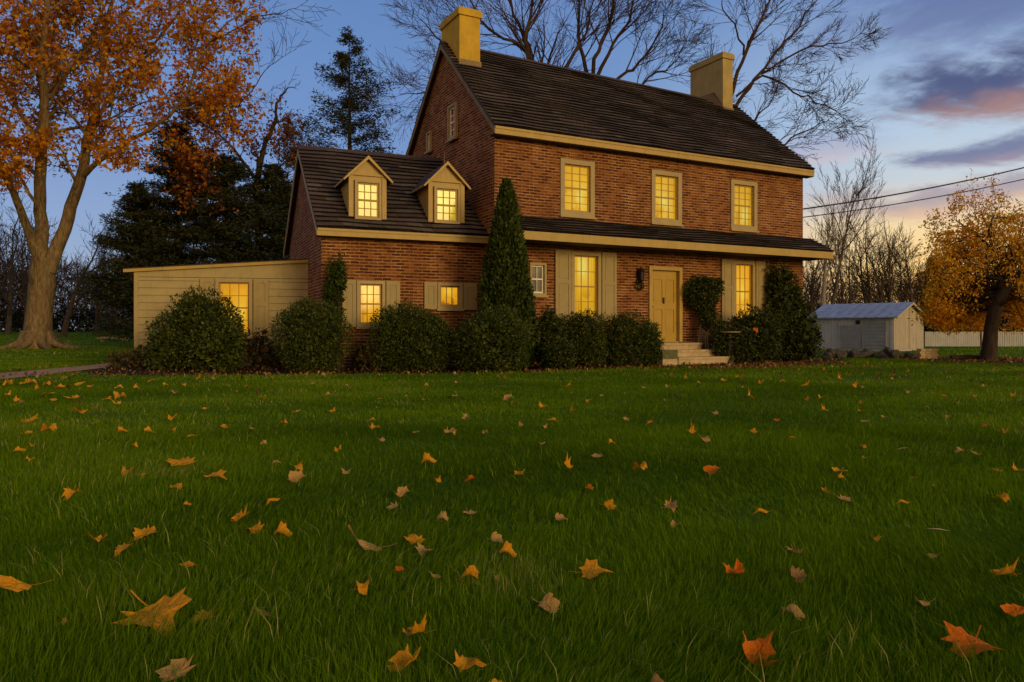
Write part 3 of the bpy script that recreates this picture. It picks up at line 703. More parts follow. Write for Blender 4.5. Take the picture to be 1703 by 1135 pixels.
# ------------------------------------------------------------------ outbuilding, rocks, fence
SF = Frame(16.6-.669*3.75, 33+.743*3.75, -48.0)
sh = thing('shed', SF(0,0,0), 'small grey board shed with tin roof and cream gable end', 'shed')
L_, D_, H_, R_ = 3.75, 3.4, 1.52, 2.14
mb = MB(SF)
n = 17
def boards(mb, a, b_, z0, z1, axis='x', pos=0, out=-1, w=.16, top=None):
    k = max(1, round((b_-a)/w)); w = (b_-a)/k
    for i in range(k):
        o = .012+.006*rng.random(); xa, xb = a+i*w+.006, a+(i+1)*w-.006
        if axis == 'x': lo, hi = (pos-o, pos) if out < 0 else (pos, pos+o); mb.box(xa, xb, lo, hi, z0, z1)
        else:
            ta, tb = (top(xa), top(xb)) if top else (z1, z1); X0, X1 = pos, pos+o
            mb.poly([(X1,xa,z0),(X1,xb,z0),(X1,xb,tb),(X1,xa,ta)]); mb.poly([(X0,xa,z0),(X1,xa,z0),(X1,xa,ta),(X0,xa,ta)]); mb.poly([(X1,xb,z0),(X0,xb,z0),(X0,xb,tb),(X1,xb,tb)])
mb.box(0,L_,0,D_,.0,H_-.002); boards(mb, 0, 1.35, .08, H_); boards(mb, L_-.28, L_, .08, H_); mb.box(1.35,1.41,-.03,-.001,.08,H_)
mb.build('side_wall', MAT['shedblue'], sh)
g_ = MB(SF); topf = lambda y: H_+(R_-H_)*(1-abs(y-D_/2)/(D_/2))
g_.prism([(0,.05),(D_,.05),(D_,H_),(D_/2,R_),(0,H_)], 'x', L_+.001, L_+.02); boards(g_, 0, D_, .08, 0, 'y', L_+.021, 1, .14, topf)
g_.box(L_+.036,L_+.06,D_/2-.04,D_/2+.04,.08,R_-.04); g_.box(L_+.036,L_+.055,.02,D_/2-.05,H_-.04,H_+.02); g_.box(L_+.036,L_+.055,D_/2+.05,D_-.02,H_-.04,H_+.02)
g_.build('gable_wall', MAT['shedcream'], sh)
for a, b_, zt in ((1.43,2.42,1.12),(2.46,3.45,1.36)):
    d = MB(SF); k = 8
    for i in range(k): z0 = .1+(zt-.1)*i/k; d.box(a,b_,-.03-.005*(i%2),-.001,z0+.006,z0+(zt-.1)/k-.006)
    pd = d.build('plank_door', MAT['sheddoor'], sh); d = MB(SF); d.box(a-.015,a-.001,-.04,-.001,.08,zt+.03); d.box(b_+.001,b_+.015,-.04,-.001,.08,zt+.03); d.box(a,b_,-.04,-.001,zt+.001,zt+.04); d.build('door_frame', MAT['fence'], pd)
d = MB(SF); boards(d, 1.43, 2.42, 1.17, H_); boards(d, 2.46, 3.45, 1.41, H_); d.build('upper_boards', MAT['shedblue'], sh)
d = MB(SF); d.box(2.14,2.34,-.045,-.02,1.20,1.38); d.build('vent_hole', MAT['dark'], sh)
r = MB(SF); ov = .14
for sg, ye in ((1,-ov),(-1,D_+ov)):
    ze = H_-(R_-H_)/(D_/2)*ov; n = 9
    for i in range(n):
        xa = -.15+(L_+.38)*i/n; xb = -.15+(L_+.38)*(i+1)/n; s0 = rng.uniform(-.008,.008)
        r.poly([(xa,ye,ze+.04),(xb,ye,ze+.04+s0),(xb,D_/2,R_+.05),(xa,D_/2,R_+.05+s0*.5)]); r.box(xb-.012,xb+.012,min(ye,ye+.01),max(ye,ye+.01),ze,ze+.07)
        r.poly([(xb-.015,ye,ze+.07),(xb+.015,ye,ze+.07),(xb+.015,D_/2,R_+.08),(xb-.015,D_/2,R_+.08)])
    r.poly([(-.15,ye,ze),(L_+.23,ye,ze),(L_+.23,ye,ze+.045),(-.15,ye,ze+.045)])
r.build('tin_roof', MAT['tin'], sh)
r = MB(SF)
for y0, y1 in ((-ov,D_/2),(D_+ov,D_/2)):
    z0 = H_-(R_-H_)/(D_/2)*ov; r.prism([(y0,z0+.035),(y1,R_+.045),(y1,R_-.05),(y0,z0-.05)], 'x', L_+.19, L_+.225)
r.build('barge_board', MAT['shedcream'], sh)

def rock(name, x, y, s, label, cat, group, seed, mat='rock', squash=.6):
    R = np.random.default_rng(seed); import bmesh
    bm = bmesh.new(); bmesh.ops.create_icosphere(bm, subdivisions=2, radius=1)
    dirs = R.normal(0,1,(9,3)); dirs /= np.linalg.norm(dirs,axis=1)[:,None]; lim = R.uniform(.55,.9,9)
    for v in bm.verts:
        for d, l in zip(dirs, lim):
            q = v.co.dot(Vector(d))
            if q > l: v.co -= Vector(d)*(q-l)
        v.co += Vector(R.normal(0,.03,3)); v.co.x *= s[0]; v.co.y *= s[1]; v.co.z *= s[2]
    zmin = min(v.co.z for v in bm.verts)
    for v in bm.verts: v.co.z -= zmin+.02
    me = bpy.data.meshes.new(name); bm.to_mesh(me); bm.free(); o = link(name, me, MAT[mat], None, (x,y,0)); o.rotation_euler.z = R.uniform(0,6)
    return tag(o, label, cat, group)
RG_ = 'dark field stones piled below the shed'
for i in range(17):
    px = 1372+i*9.7+rng.uniform(-3,3); Z = rng.uniform(24.6,26.4)-.05*i*.3; s = rng.uniform(.12,.22)
    rock('field_stone', (px-851)/1260*Z, Z, (s*1.3,s,s*rng.uniform(.7,1.1)), 'dark rough field stone in the low heap below the small shed', 'stone', RG_, 50+i)
bp = MB(Frame(13.55,24.75,12))
for k in range(4):
    for q in range(3): bp.box(-.34+q*.225+(k%2)*.04, -.13+q*.225+(k%2)*.04, -.1, .1, .002+k*.085, .08+k*.085)
tag(bp.build('brick_stack', MAT['stone'], at=(13.55,24.75,0)), 'low stack of pale bricks at the right end of the stone heap', 'bricks')
t_ = tubes([([(13.9,24.0,.07),(14.4,23.9,.085),(14.85,23.75,.07)],[.085,.095,.075])])
tag(npmesh('fallen_log', t_[0], t_[1], None, MAT['bark_dark'], at=(14.3,23.9,0)), 'short dark log lying left of the golden tree', 'log')
t_ = tubes([([(16.0,22.9,.04),(16.7,22.7,.05),(17.5,22.2,.045)],[.04,.05,.03])])
tag(npmesh('fallen_branch', t_[0], t_[1], None, MAT['bark_mid'], at=(16.7,22.6,0)), 'thin fallen branch on the brown leaves right of the golden tree', 'branch')

fn = thing('board_fence', (26,40.7,0), 'low white board fence at the right edge of the lawn', 'fence')
xa = 19.0; pi = 0
for seg in range(6):
    xb = xa+[3.1,3.05,3.4,3.5,3.5,3.5][seg]; mb = MB(); x = xa+.08; dark = 0
    while x < xb-.06:
        w_ = rng.uniform(.10,.14); g = .012 if seg in (1,) else .022
        mb.box(x, min(x+w_-g, xb-.02), 40.68, 40.70, .05, .84+rng.uniform(-.012,.012)); x += w_
    mb.box(xa+.08,xb-.02,40.705,40.74,.2,.28); mb.box(xa+.08,xb-.02,40.705,40.74,.62,.70)
    mb.build('board_panel', MAT['fence'], fn); p = MB(); p.box(xb-.01,xb+.07,40.66,40.76,-.05,.87); p.build('post', MAT['bark_mid'], fn); xa = xb
# two service cables running off to the right from behind the house corner
for (a, b_, lab) in (((9.7,26.2,5.08),(24.9,30.2,8.64),'upper black overhead cable running right from the house'),((9.7,26.2,4.80),(24.9,30.2,8.11),'lower black overhead cable running right from the house')):
    a, b_ = np.array(a), np.array(b_); T = np.linspace(0,1,24); P = a+(b_-a)*T[:,None]; P[:,2] -= .55*4*T*(1-T)*.5
    t_ = tubes([(P, np.full(24,.024 if 'upper' in lab else .020))])
    tag(npmesh('overhead_cable', t_[0], t_[1], None, MAT['wire'], at=tuple(a)), lab, 'cable', 'overhead cables')

# ------------------------------------------------------------------ shrubs
def blob_points(N, c, r, R, lump=.22, shell=.45, zmin=.02, seed=0, boxy=0):
    q = R.normal(0,1,(N,3)); q /= np.linalg.norm(q,axis=1)[:,None]
    if boxy: m_ = np.abs(q).max(axis=1)[:,None]; q = q*(1-boxy)+q/m_*.82*boxy
    ph = R.uniform(0,6.28,(6,)); fr = 1+lump*(np.sin(q[:,0]*3.1+ph[0])*np.sin(q[:,1]*2.7+ph[1])*.6+np.sin(q[:,2]*5+q[:,0]*4+ph[2])*.35+np.sin(q[:,1]*9+q[:,2]*8+ph[3])*.22+np.sin(q[:,0]*14+ph[4])*np.sin(q[:,2]*13+ph[5])*.2)
    rad = (1-shell*R.random(N)**1.8)
    p = np.array(c)+q*np.array(r)*(fr*rad)[:,None]
    k = p[:,2] > zmin; return p[k], (q*np.array(r))[k]/max(r)
def shrub(name, blobs, mat, label, cat='shrub', leaf=.055, dens=2600, seed=1, group=None, stem='bark_dark', lump=.22, boxy=0, clump=.55, upward=.25):
    R = np.random.default_rng(seed); bx, by = blobs[0][0][0], blobs[0][0][1]; blobs = [(c, (r[0]*.93, r[1]*.93, r[2]*.98)) for c, r in blobs]
    root = thing(name, (bx,by,0), label, cat, group); parts = []; lines = []
    for c, r in blobs:
        area = 4*PI*((r[0]*r[1])**1.6/3+(r[0]*r[2])**1.6/3+(r[1]*r[2])**1.6/3)**(1/1.6)
        N = int(area*dens*1.5/3); p, o = blob_points(N//3, c, r, R, lump, .45, boxy=boxy)
        # sprays: every anchor carries a few leaves fanned outward
        k = 3; P = np.repeat(p,k,0)+R.normal(0,leaf*.6,(len(p)*k,3)); O = np.repeat(o,k,0)
        P[:,2] = np.maximum(P[:,2], .02); O = O*1.3*clump*2; O[:,2] += upward
        parts.append(kites(P, leaf, R, out=O))
        pi_, oi_ = blob_points(N//5, c, (r[0]*.72,r[1]*.72,r[2]*.8), R, lump, .3, boxy=boxy); parts.append(kites(pi_, leaf*2.2, R, wd=.4))      # old inner growth
        for i in range(7):
            q = p[R.integers(len(p))]; b0 = np.array((c[0]+R.normal(0,.08), c[1]+R.normal(0,.08), 0.0))
            m_ = b0*.45+q*.55; m_[2] = q[2]*.4; lines.append(([b0,m_,q],[.03,.02,.006]))
    v, f, u = join(parts); npmesh('foliage', v, f, u, MAT[mat], root)
    t_ = tubes(lines); npmesh('stem', t_[0], t_[1], None, MAT[stem], root); return root
shrub('shrub', [((-7.5,18.25,.80),(1.10,.95,1.04)),((-6.95,17.75,.5),(.7,.6,.62)),((-8.1,17.9,.42),(.55,.5,.55))], 'shrub', 'largest rounded shrub, in front of the cream lean-to window', leaf=.07, dens=2100, seed=11)
shrub('shrub', [((-4.60,17.30,.78),(.90,.78,.90))], 'shrub', 'round clipped shrub under the left ground floor window of the brick wing', leaf=.046, dens=3500, seed=12, lump=.14)
shrub('shrub', [((-2.62,17.85,.72),(.80,.75,.88)),((-2.0,17.75,.62),(.72,.7,.82))], 'shrub', 'broad rounded shrub left of the tall cypress, between the two low windows', leaf=.046, dens=3400, seed=13, lump=.16)
shrub('shrub', [((-.38,17.25,.66),(.84,.66,.78)),((-.95,17.55,.55),(.5,.5,.66))], 'shrub', 'broad dark shrub directly in front of the cypress foot', leaf=.055, dens=2600, seed=14, lump=.16)
shrub('shrub', [((.88,18.75,.64),(.46,.45,.78))], 'shrub2', 'narrow dark shrub right of the cypress below the small window', leaf=.06, dens=2400, seed=15, lump=.25)
shrub('shrub', [((1.12,18.0,.33),(.40,.36,.40))], 'shrub2', 'smallest low mounded shrub at the bed edge right of the cypress', leaf=.05, dens=2600, seed=16)
shrub('shrub', [((1.82,19.85,.68),(.70,.6,.79))], 'shrub', 'boxy dark shrub under the shuttered left window of the main front', leaf=.046, dens=3300, seed=17, boxy=.12)
shrub('shrub', [((3.02,20.35,.66),(.72,.6,.80)),((3.66,20.25,.5),(.36,.42,.74))], 'shrub', 'square dark shrub left of the front steps', leaf=.046, dens=3300, seed=18, boxy=.12)
shrub('shrub', [((7.05,22.15,.70),(.82,.7,.84)),((6.6,21.75,.45),(.5,.45,.5))], 'shrub2', 'spreading dark yew under the right ground floor window', leaf=.07, dens=1900, seed=19, lump=.3)
shrub('climbing_evergreen', [((8.75,23.35,.66),(.84,.62,.90)),((8.42,23.8,1.9),(.44,.32,1.22)),((8.95,24.0,1.55),(.36,.3,.9))], 'shrub2', 'tall shaggy evergreen climbing the right corner of the house', 'evergreen', leaf=.075, dens=1500, seed=20, lump=.42)
shrub('climbing_evergreen', [((-4.28,18.12,1.5),(.21,.17,1.22)),((-4.12,18.12,2.25),(.15,.14,.42))], 'cypress', 'narrow evergreen climbing the front left corner of the brick wing', 'evergreen', leaf=.06, dens=2600, seed=21, lump=.35)
shrub('young_shrub', [((-6.12,18.35,.42),(.42,.35,.55)),((-5.65,18.1,.3),(.35,.3,.4))], 'bronze', 'small loose shrub in the gap between the two largest shrubs', leaf=.06, dens=900, seed=22, lump=.4, stem='bark_mid')
shrub('young_shrub', [((-8.95,18.4,.22),(.55,.38,.34)),((-9.7,18.85,.16),(.4,.3,.28))], 'bronze', 'low straggly undergrowth at the left foot of the lean-to', leaf=.06, dens=900, seed=23, lump=.4, stem='bark_mid')
shrub('young_shrub', [((5.98,21.75,.62),(.28,.26,.66))], 'shrub2', 'small upright shrub between the steps and the right window', leaf=.06, dens=1900, seed=24, lump=.3)
shrub('young_shrub', [((-3.3,17.75,.3),(.35,.3,.35)),((-3.6,18.2,.25),(.3,.3,.4))], 'bronze', 'sparse low plant in the gap left of the broad rounded shrub', leaf=.05, dens=900, seed=25, lump=.4, stem='bark_mid')
# standard grown shrub on bare stems beside the door
R_ = np.random.default_rng(31); tp = thing('topiary_tree', (5.62,22.4,.1), 'lollipop shaped small evergreen on bare pale stems right of the door', 'topiary')
p, o = blob_points(2000, (5.60,22.35,2.0), (.43,.36,.52), R_, .3, .6); p2, o2 = blob_points(700, (5.75,22.3,1.4), (.24,.2,.42), R_, .3, .6); p3, o3 = blob_points(500, (5.92,22.3,2.25), (.25,.2,.2), R_, .3, .6)
p = np.concatenate([p,p2,p3]); o = np.concatenate([o,o2,o3])*1.2; P = np.repeat(p,3,0)+R_.normal(0,.03,(len(p)*3,3)); v, f, u = kites(P, .07, R_, out=np.repeat(o,3,0)); npmesh('crown', v, f, u, MAT['shrub2'], tp)
t_ = tubes([([(5.52+dx_,22.4,.0),(5.54+dx_*.8,22.38,.6),(5.60+dx_*.5,22.37,1.2),(5.64+dx_*1.2,22.35,1.9)],[.035,.03,.028,.012]) for dx_ in (-.02,.07,.22,.3)]); npmesh('trunk', t_[0], t_[1], None, MAT['bark_pale'], tp)
# pointed cypress
R_ = np.random.default_rng(41); cy = thing('cypress', (-.13,18.45,0), 'tall pointed cypress standing at the left corner of the main front', 'cypress')
N = 15000; h = R_.random(N)**1.25; H_c = 4.50; prof = np.interp(h, [0,.08,.25,.5,.75,.92,1], [.52,.62,.63,.50,.31,.15,.02]); a = R_.uniform(0,2*PI,N)
lum = 1+.10*np.sin(a*5+h*9)+.08*np.sin(a*9-h*23)+R_.normal(0,.04,N); rr = prof*lum*(1-.35*R_.random(N)**2)
p = np.stack([-.13+rr*np.cos(a), 18.45+rr*np.sin(a), .05+h*H_c], -1); O = np.stack([np.cos(a)*.55, np.sin(a)*.55, np.full(N,1.5)], -1)*1.6
v, f, u = kites(np.repeat(p,2,0)+R_.normal(0,.02,(2*N,3)), .095, R_, out=np.repeat(O,2,0)); npmesh('crown', v, f, u, MAT['cypress'], cy)
t_ = tubes([([(-.13,18.45,0),(-.13,18.45,2),(-.13,18.45,4.3)],[.09,.06,.01])]); npmesh('trunk', t_[0], t_[1], None, MAT['bark_dark'], cy)

# ------------------------------------------------------------------ trees
def px(x, y, Z): return np.array(((x-851)/1260*Z, Z, .97+(548-y)/1260*Z))    # builder's sketch units to metres in the upright plane at depth Z
def limb(Z, pts, R, dy=0.0, k=3, wob=.02, mperpx=None):
    """smooth a sketched limb; pts = (x, y, radius m, depth offset)"""
    P = np.array([px(a,b_,Z+d) for a,b_,r,d in pts]); r = np.array([q[2] for q in pts]); n = len(P); T = np.linspace(0,n-1,(n-1)*k+1)
    def cr(A):
        out = []
        for t in T:
            i = min(int(t), n-2); f = t-i; p0, p1, p2, p3 = A[max(i-1,0)], A[i], A[i+1], A[min(i+2,n-1)]
            out.append(.5*((2*p1)+(-p0+p2)*f+(2*p0-5*p1+4*p2-p3)*f*f+(-p0+3*p1-3*p2+p3)*f**3))
        return np.array(out)
    Q = cr(P); Q += R.normal(0,wob,Q.shape); return Q, np.maximum(cr(r), .004)
def sprout(Q, r, R, out, n, L, lev, t0=.3, ratio=.6, tips=None, maxlev=3, nch=(5,4,4), up=.04, wob=.16, spread=(.5,1.1), bias=None, rs=.5):
    m = len(Q)
    for c in range(n):
        t = t0+(1-t0)*(c+R.random())/n; f = t*(m-1); i = min(int(f), m-2); q = Q[i]+(Q[i+1]-Q[i])*(f-i); tan = unit(Q[i+1]-Q[i]); perp = unit(np.cross(tan, R.normal(0,1,3))); a = R.uniform(*spread)
        d = tan*math.cos(a)+perp*math.sin(a)
        if bias is not None: d = unit(d+np.array(bias))
        grow(q, d, L*R.uniform(.6,1.2)*(1.15-.4*t), max(.012, r[i]*R.uniform(.3,rs)), lev, out, R, up, wob, nch, spread, ratio, tips, maxlev)
def split_build(root, out, trunkmat, cut=1, crown=None, twigname='branches'):
    big = [(p, r) for p, r, l in out if l <= cut]; small = [(p, r) for p, r, l in out if l > cut]
    t_ = tubes(big); npmesh('trunk', t_[0], t_[1], None, MAT[trunkmat], root, smooth=True)
    if small: t_ = tubes(small, .0035); npmesh(twigname, t_[0], t_[1], None, MAT[crown or trunkmat], root)

def bare_tree(x, y, h, r, label, seed, fork=.3, mat='bark_brown', group=None, cat='bare tree', stems=1, nch=(6,6,5), lean=(0,0), spread=(.35,.8), maxlev=3, ratio=.58, limbs=6, wob=.14, name='bare_tree', up=.07, minr=.009):
    R = np.random.default_rng(seed); z = float(gz(x, y)); root = thing(name, (x,y,z), label, cat, group); out = []
    for s in range(stems):
        n = 7; P = [np.array((x+.25*s*math.cos(s*2.1), y+.25*s*math.sin(s*2.1), z-.1))]; d = unit(np.array((lean[0]+R.normal(0,.06*stems), lean[1]+R.normal(0,.06*stems), 1)))
        hh = h*R.uniform(.9,1.0)*.72
        for i in range(1, n): d = unit(d+R.normal(0,.05,3)); P.append(P[-1]+d*hh/(n-1))
        P = np.array(P); rad = np.interp(np.linspace(0,1,n), [0,.1,1], [r*1.25, r, r*.3])/max(1,stems**.5); out.append((P, rad, 0))
        sprout(P, rad, R, out, limbs, h*.36, 1, fork, ratio, None, maxlev, nch, up, wob, spread, rs=.6)
        grow(P[-1], d, h*.3, rad[-1], 1, out, R, up, wob, nch, spread, ratio, None, maxlev)
    big = [(p,q) for p,q,l in out if l <= 1]; sm = [(p,q) for p,q,l in out if l > 1]
    t_ = tubes(big); npmesh('trunk', t_[0], t_[1], None, MAT[mat], root, smooth=True); t_ = tubes(sm, minr); npmesh('crown', t_[0], t_[1], None, MAT[mat], root); return root

# --- the big maple on the left
R_ = np.random.default_rng(101); Z = 38.0; out = []; tips = []
mp = thing('maple_tree', tuple(px(62,580,Z)*np.array((1,1,0))), 'large old maple with orange leaves standing on the left lawn', 'tree')
def L(pts, lev=0, wob=.03):
    Q, r = limb(Z, pts, R_, wob=wob); r = r*.76; out.append((Q, r, lev)); return Q, r
L([(62,584,1.20,0),(63,562,.92,0),(66,520,.80,0),(70,470,.80,0),(72,430,.74,0)], wob=.012)
a1 = L([(71,450,.52,0),(68,390,.42,.2),(66,330,.37,.4),(69,250,.34,.2),(75,180,.28,0),(68,100,.24,-.5),(80,20,.18,-.8),(74,-70,.12,-1),(80,-160,.05,-1)])
a2 = L([(64,425,.36,0),(42,370,.26,-.5),(22,320,.22,-1.0),(2,285,.19,-1.4),(-30,235,.15,-1.8),(-70,170,.10,-2),(-100,90,.05,-2)])
a3 = L([(80,455,.50,0),(100,400,.42,.2),(119,345,.38,.4),(138,287,.33,.6),(148,225,.25,.8),(165,150,.2,1),(172,60,.15,1.2),(195,-30,.1,1),(200,-110,.04,1)])
a4 = L([(136,295,.2,.5),(165,268,.16,.2),(205,242,.14,0),(250,215,.12,-.4),(295,180,.10,-.7),(320,130,.08,-1),(350,70,.06,-1),(395,25,.04,-1),(440,8,.015,-1)])
a5 = L([(70,250,.16,.2),(40,200,.13,0),(10,150,.11,-.2),(-10,100,.09,-.4),(-50,20,.05,-.5)])
a6 = L([(150,220,.14,.8),(190,150,.11,1.4),(240,90,.09,2),(290,30,.07,2.3),(330,-50,.03,2.5)])
a7 = L([(72,180,.14,0),(120,110,.11,.8),(160,40,.08,1.4),(200,-60,.04,2)])
a8 = L([(295,182,.07,-.7),(345,178,.06,-.4),(395,180,.04,0),(430,205,.02,0)])
a9 = L([(60,345,.12,-.4),(48,320,.1,-.8),(30,290,.08,-1.4),(15,240,.05,-2)])
for Q, n, ln, t0 in ((a1,20,4.2,.3),(a2,12,3.6,.25),(a3,19,4.0,.3),(a4,16,3.0,.15),(a5,11,3.2,.2),(a6,13,3.0,.2),(a7,11,3.0,.2),(a8,9,1.9,.1),(a9,5,1.8,.3)):
    sprout(Q[0], Q[1], R_, out, n, ln, 1, t0, .6, tips, 3, (4,4,4), .03, .15, (.5,1.2))
for pts_ in ([(350,70,.06,-1),(392,48,.045,-1),(425,28,.035,-1),(468,22,.025,-1),(500,8,.015,-1),(520,-4,.006,-1)], [(395,180,.05,0),(420,150,.04,0),(440,118,.03,.2),(468,98,.02,.3),(492,82,.006,.3)]):
    Q_ = L(pts_, 2); sprout(Q_[0], Q_[1], R_, out, 9, 1.5, 2, .3, .6, None, 3, (4,4,4), .06, .14, (.4,1.0))      # leafless outer twigs
for a in np.linspace(0,2*PI,9)[:-1]:     # surface roots
    l = R_.uniform(1.0,1.7); c_ = px(62,580,Z); c_[2] = 0
    P = [c_+np.array((math.cos(a)*q,math.sin(a)*q,h)) for q, h in ((.45,.75),(.75,.28),(1.0+l*.25,.09),(1.0+l*.8,-.03))]; out.append((P, [.34,.22,.12,.04], 0))
t_ = tubes([(p,r) for p,r,l in out if l <= 1]); npmesh('trunk', t_[0], t_[1], None, MAT['bark_maple'], mp, smooth=True)
# leaves only where the tree still carries them
anch = []
for pts in tips:
    for q in pts[1:]:
        sx = q[0]/q[1]*1260+851; sy = 548-(q[2]-.97)/q[1]*1260
        low = np.interp(sx, [-200,60,120,220,300,380,440,520], [330,335,330,345,330,270,215,150])
        keep = 1.0 if sy < low-60 else max(0, (low-sy)/60)
        if sx > 400: keep *= max(0, 1-(sx-400)/45)
        if 285 < sx < 420 and sy > 200: keep *= .8
        if R_.random() < keep*.95: anch.append(q)
anch = np.array(anch); print('maple anchors', len(anch), 'tips', len(tips))
k = max(2, int(36000/len(anch))); P = np.repeat(anch,k,0)+R_.normal(0,.24,(len(anch)*k,3))
v, f, u = kites(P, .17, R_, three=True, droop=.7); npmesh('crown', v, f, u, MAT['maple'], mp)
sm = [(p,r) for p,r,l in out if l > 1]; t_ = tubes(sm, .010); npmesh('twigs', t_[0], t_[1], None, MAT['bark_brown'], mp)
# --- bare snag and rust leaved oak behind it
R_ = np.random.default_rng(103); Z = 41.0; out = []; tips = []
ok = thing('oak_tree', tuple(px(425,560,Z)*np.array((1,1,0))), 'rust leaved tree with bare crooked top limb behind the big maple', 'tree')
L([(425,568,.34,0),(426,480,.3,0),(430,380,.26,0),(428,300,.22,0),(432,262,.19,0)])
b1 = L([(431,275,.19,0),(440,240,.16,0),(453,215,.14,0),(458,185,.10,0),(466,160,.07,0),(478,148,.05,0),(492,145,.02,0)], wob=.05)
b2 = L([(428,300,.13,0),(405,270,.1,0),(380,240,.08,0),(350,215,.05,0),(320,205,.02,0)]); b3 = L([(430,310,.12,0),(450,290,.09,.5),(475,270,.06,1),(495,262,.02,1)]); b4 = L([(428,330,.12,0),(395,320,.09,-.5),(360,300,.06,-.8),(330,290,.03,-1)])
o_t = []
sprout(*b1, R_, out, 6, 1.2, 2, .35, .55, None, 3, (3,3,3), .1, .2)
for b_, n in ((b2,10),(b3,9),(b4,10)): sprout(*b_, R_, out, n, 2.0, 1, .15, .6, o_t, 3, (4,4,3), .05, .16)
t_ = tubes([(p,r) for p,r,l in out if l <= 1]); npmesh('trunk', t_[0], t_[1], None, MAT['bark_dark'], ok, smooth=True)
t_ = tubes([(p,r) for p,r,l in out if l > 1], .010); npmesh('twigs', t_[0], t_[1], None, MAT['bark_brown'], ok)
A = np.array([q for pts in o_t for q in pts[1:]]); A = A[R_.random(len(A)) < .8]; kk = max(2, 7000//len(A)); P = np.repeat(A,kk,0)+R_.normal(0,.2,(len(A)*kk,3)); v, f, u = kites(P, .15, R_, True, .3); npmesh('crown', v, f, u, MAT['oak'], ok)

# --- golden tree on the right
R_ = np.random.default_rng(107); Z = 23.5; out = []; tips = []
gt = thing('golden_tree', tuple(px(1643,600,Z)*np.array((1,1,0))), 'small spreading tree with golden orange leaves right of the shed', 'tree')
L([(1643,606,.42,0),(1644,590,.31,0),(1646,560,.27,0),(1650,530,.25,0),(1658,505,.24,0),(1670,482,.22,0)], wob=.008)
g1 = L([(1669,484,.19,0),(1682,465,.16,-.1),(1704,448,.14,-.3),(1725,425,.10,-.4),(1750,395,.05,-.4)], wob=.012)
g2 = L([(1668,484,.14,0),(1662,462,.11,.1),(1655,445,.08,.2),(1650,415,.065,.3),(1645,385,.05,.3),(1652,360,.02,.3)], wob=.015)
g3 = L([(1670,468,.075,0),(1645,460,.06,-.2),(1615,459,.05,-.4),(1590,458,.035,-.6),(1565,452,.015,-.6)], wob=.012)
g4 = L([(1655,515,.07,0),(1675,500,.05,-.4),(1700,492,.04,-.7),(1730,488,.02,-.9)], wob=.012)
g5 = L([(1658,445,.06,.2),(1680,430,.055,0),(1710,425,.045,-.3),(1745,430,.02,-.5)], wob=.012)
g6 = L([(1650,415,.05,.3),(1625,392,.04,.7),(1600,375,.03,1),(1585,362,.012,1)], wob=.012)
g7 = L([(1666,482,.10,0),(1668,455,.07,.8),(1690,410,.05,1.2),(1700,370,.03,1.3)], wob=.012)
g8 = L([(1662,490,.08,0),(1630,478,.06,.8),(1600,470,.04,1.3),(1575,470,.02,1.5)], wob=.012)
for Q, n in ((g1,11),(g2,12),(g3,12),(g4,8),(g5,8),(g6,8),(g7,9),(g8,10)): sprout(*Q, R_, out, n, 1.15, 1, .2, .62, tips, 3, (4,4,3), .05, .18, (.5,1.2))
t_ = tubes([(p,r) for p,r,l in out if l <= 1]); npmesh('trunk', t_[0], t_[1], None, MAT['bark_dark'], gt, smooth=True)
t_ = tubes([(p,r) for p,r,l in out if l > 1], .004); npmesh('twigs', t_[0], t_[1], None, MAT['bark_dark'], gt)
A = np.array([q for pts in tips for q in pts[1:]]); kk = max(2, 10000//len(A)); P1 = np.repeat(A,kk,0)+R_.normal(0,.09,(len(A)*kk,3))
def curtain(n, x0, x1, y0, y1, zc):      # hanging outer skirt of leaves
    c = [px(R_.uniform(x0,x1), R_.uniform(y0,y1), Z+zc+.5+R_.normal(0,.45)) for _ in range(n)]; return np.array(c)
C = np.concatenate([curtain(110,1570,1790,385,440,1.1), curtain(30,1600,1720,355,385,1.0), curtain(50,1556,1625,385,445,.6), curtain(260,1548,1650,470,548,.9), curtain(120,1536,1600,500,540,.6), curtain(170,1675,1800,478,550,.6), curtain(160,1575,1720,450,520,1.6), curtain(120,1560,1780,400,470,.6)])
kk2 = 34; P2 = np.repeat(C,kk2,0)+R_.normal(0,.12,(len(C)*kk2,3))*np.array((1.3,1.3,.55))
PA = np.concatenate([P1,P2]); sx_ = PA[:,0]/PA[:,1]*1260+851; sy_ = 548-(PA[:,2]-.97)/PA[:,1]*1260; PA = PA[~((PA[:,1] < Z+.25)&(np.abs(sx_-1656) < 17)&(sy_ > 455))]      # the trunk stands clear in front of the leaf mass
v, f, u = kites(PA, .085, R_, droop=.8, three=False); npmesh('crown', v, f, u, MAT['gold'], gt)
tw = []
for c in C[::2]:
    b_ = (g3,g8,g1,g4,g2)[R_.integers(5)][0]; q = b_[np.argmin(np.linalg.norm(b_-c,axis=1))]; m_ = (q+c)/2+np.array((0,0,.15)); tw.append(([q,m_,c],[.012,.009,.004]))
t_ = tubes(tw, .004); npmesh('drooping_twigs', t_[0], t_[1], None, MAT['bark_dark'], gt)

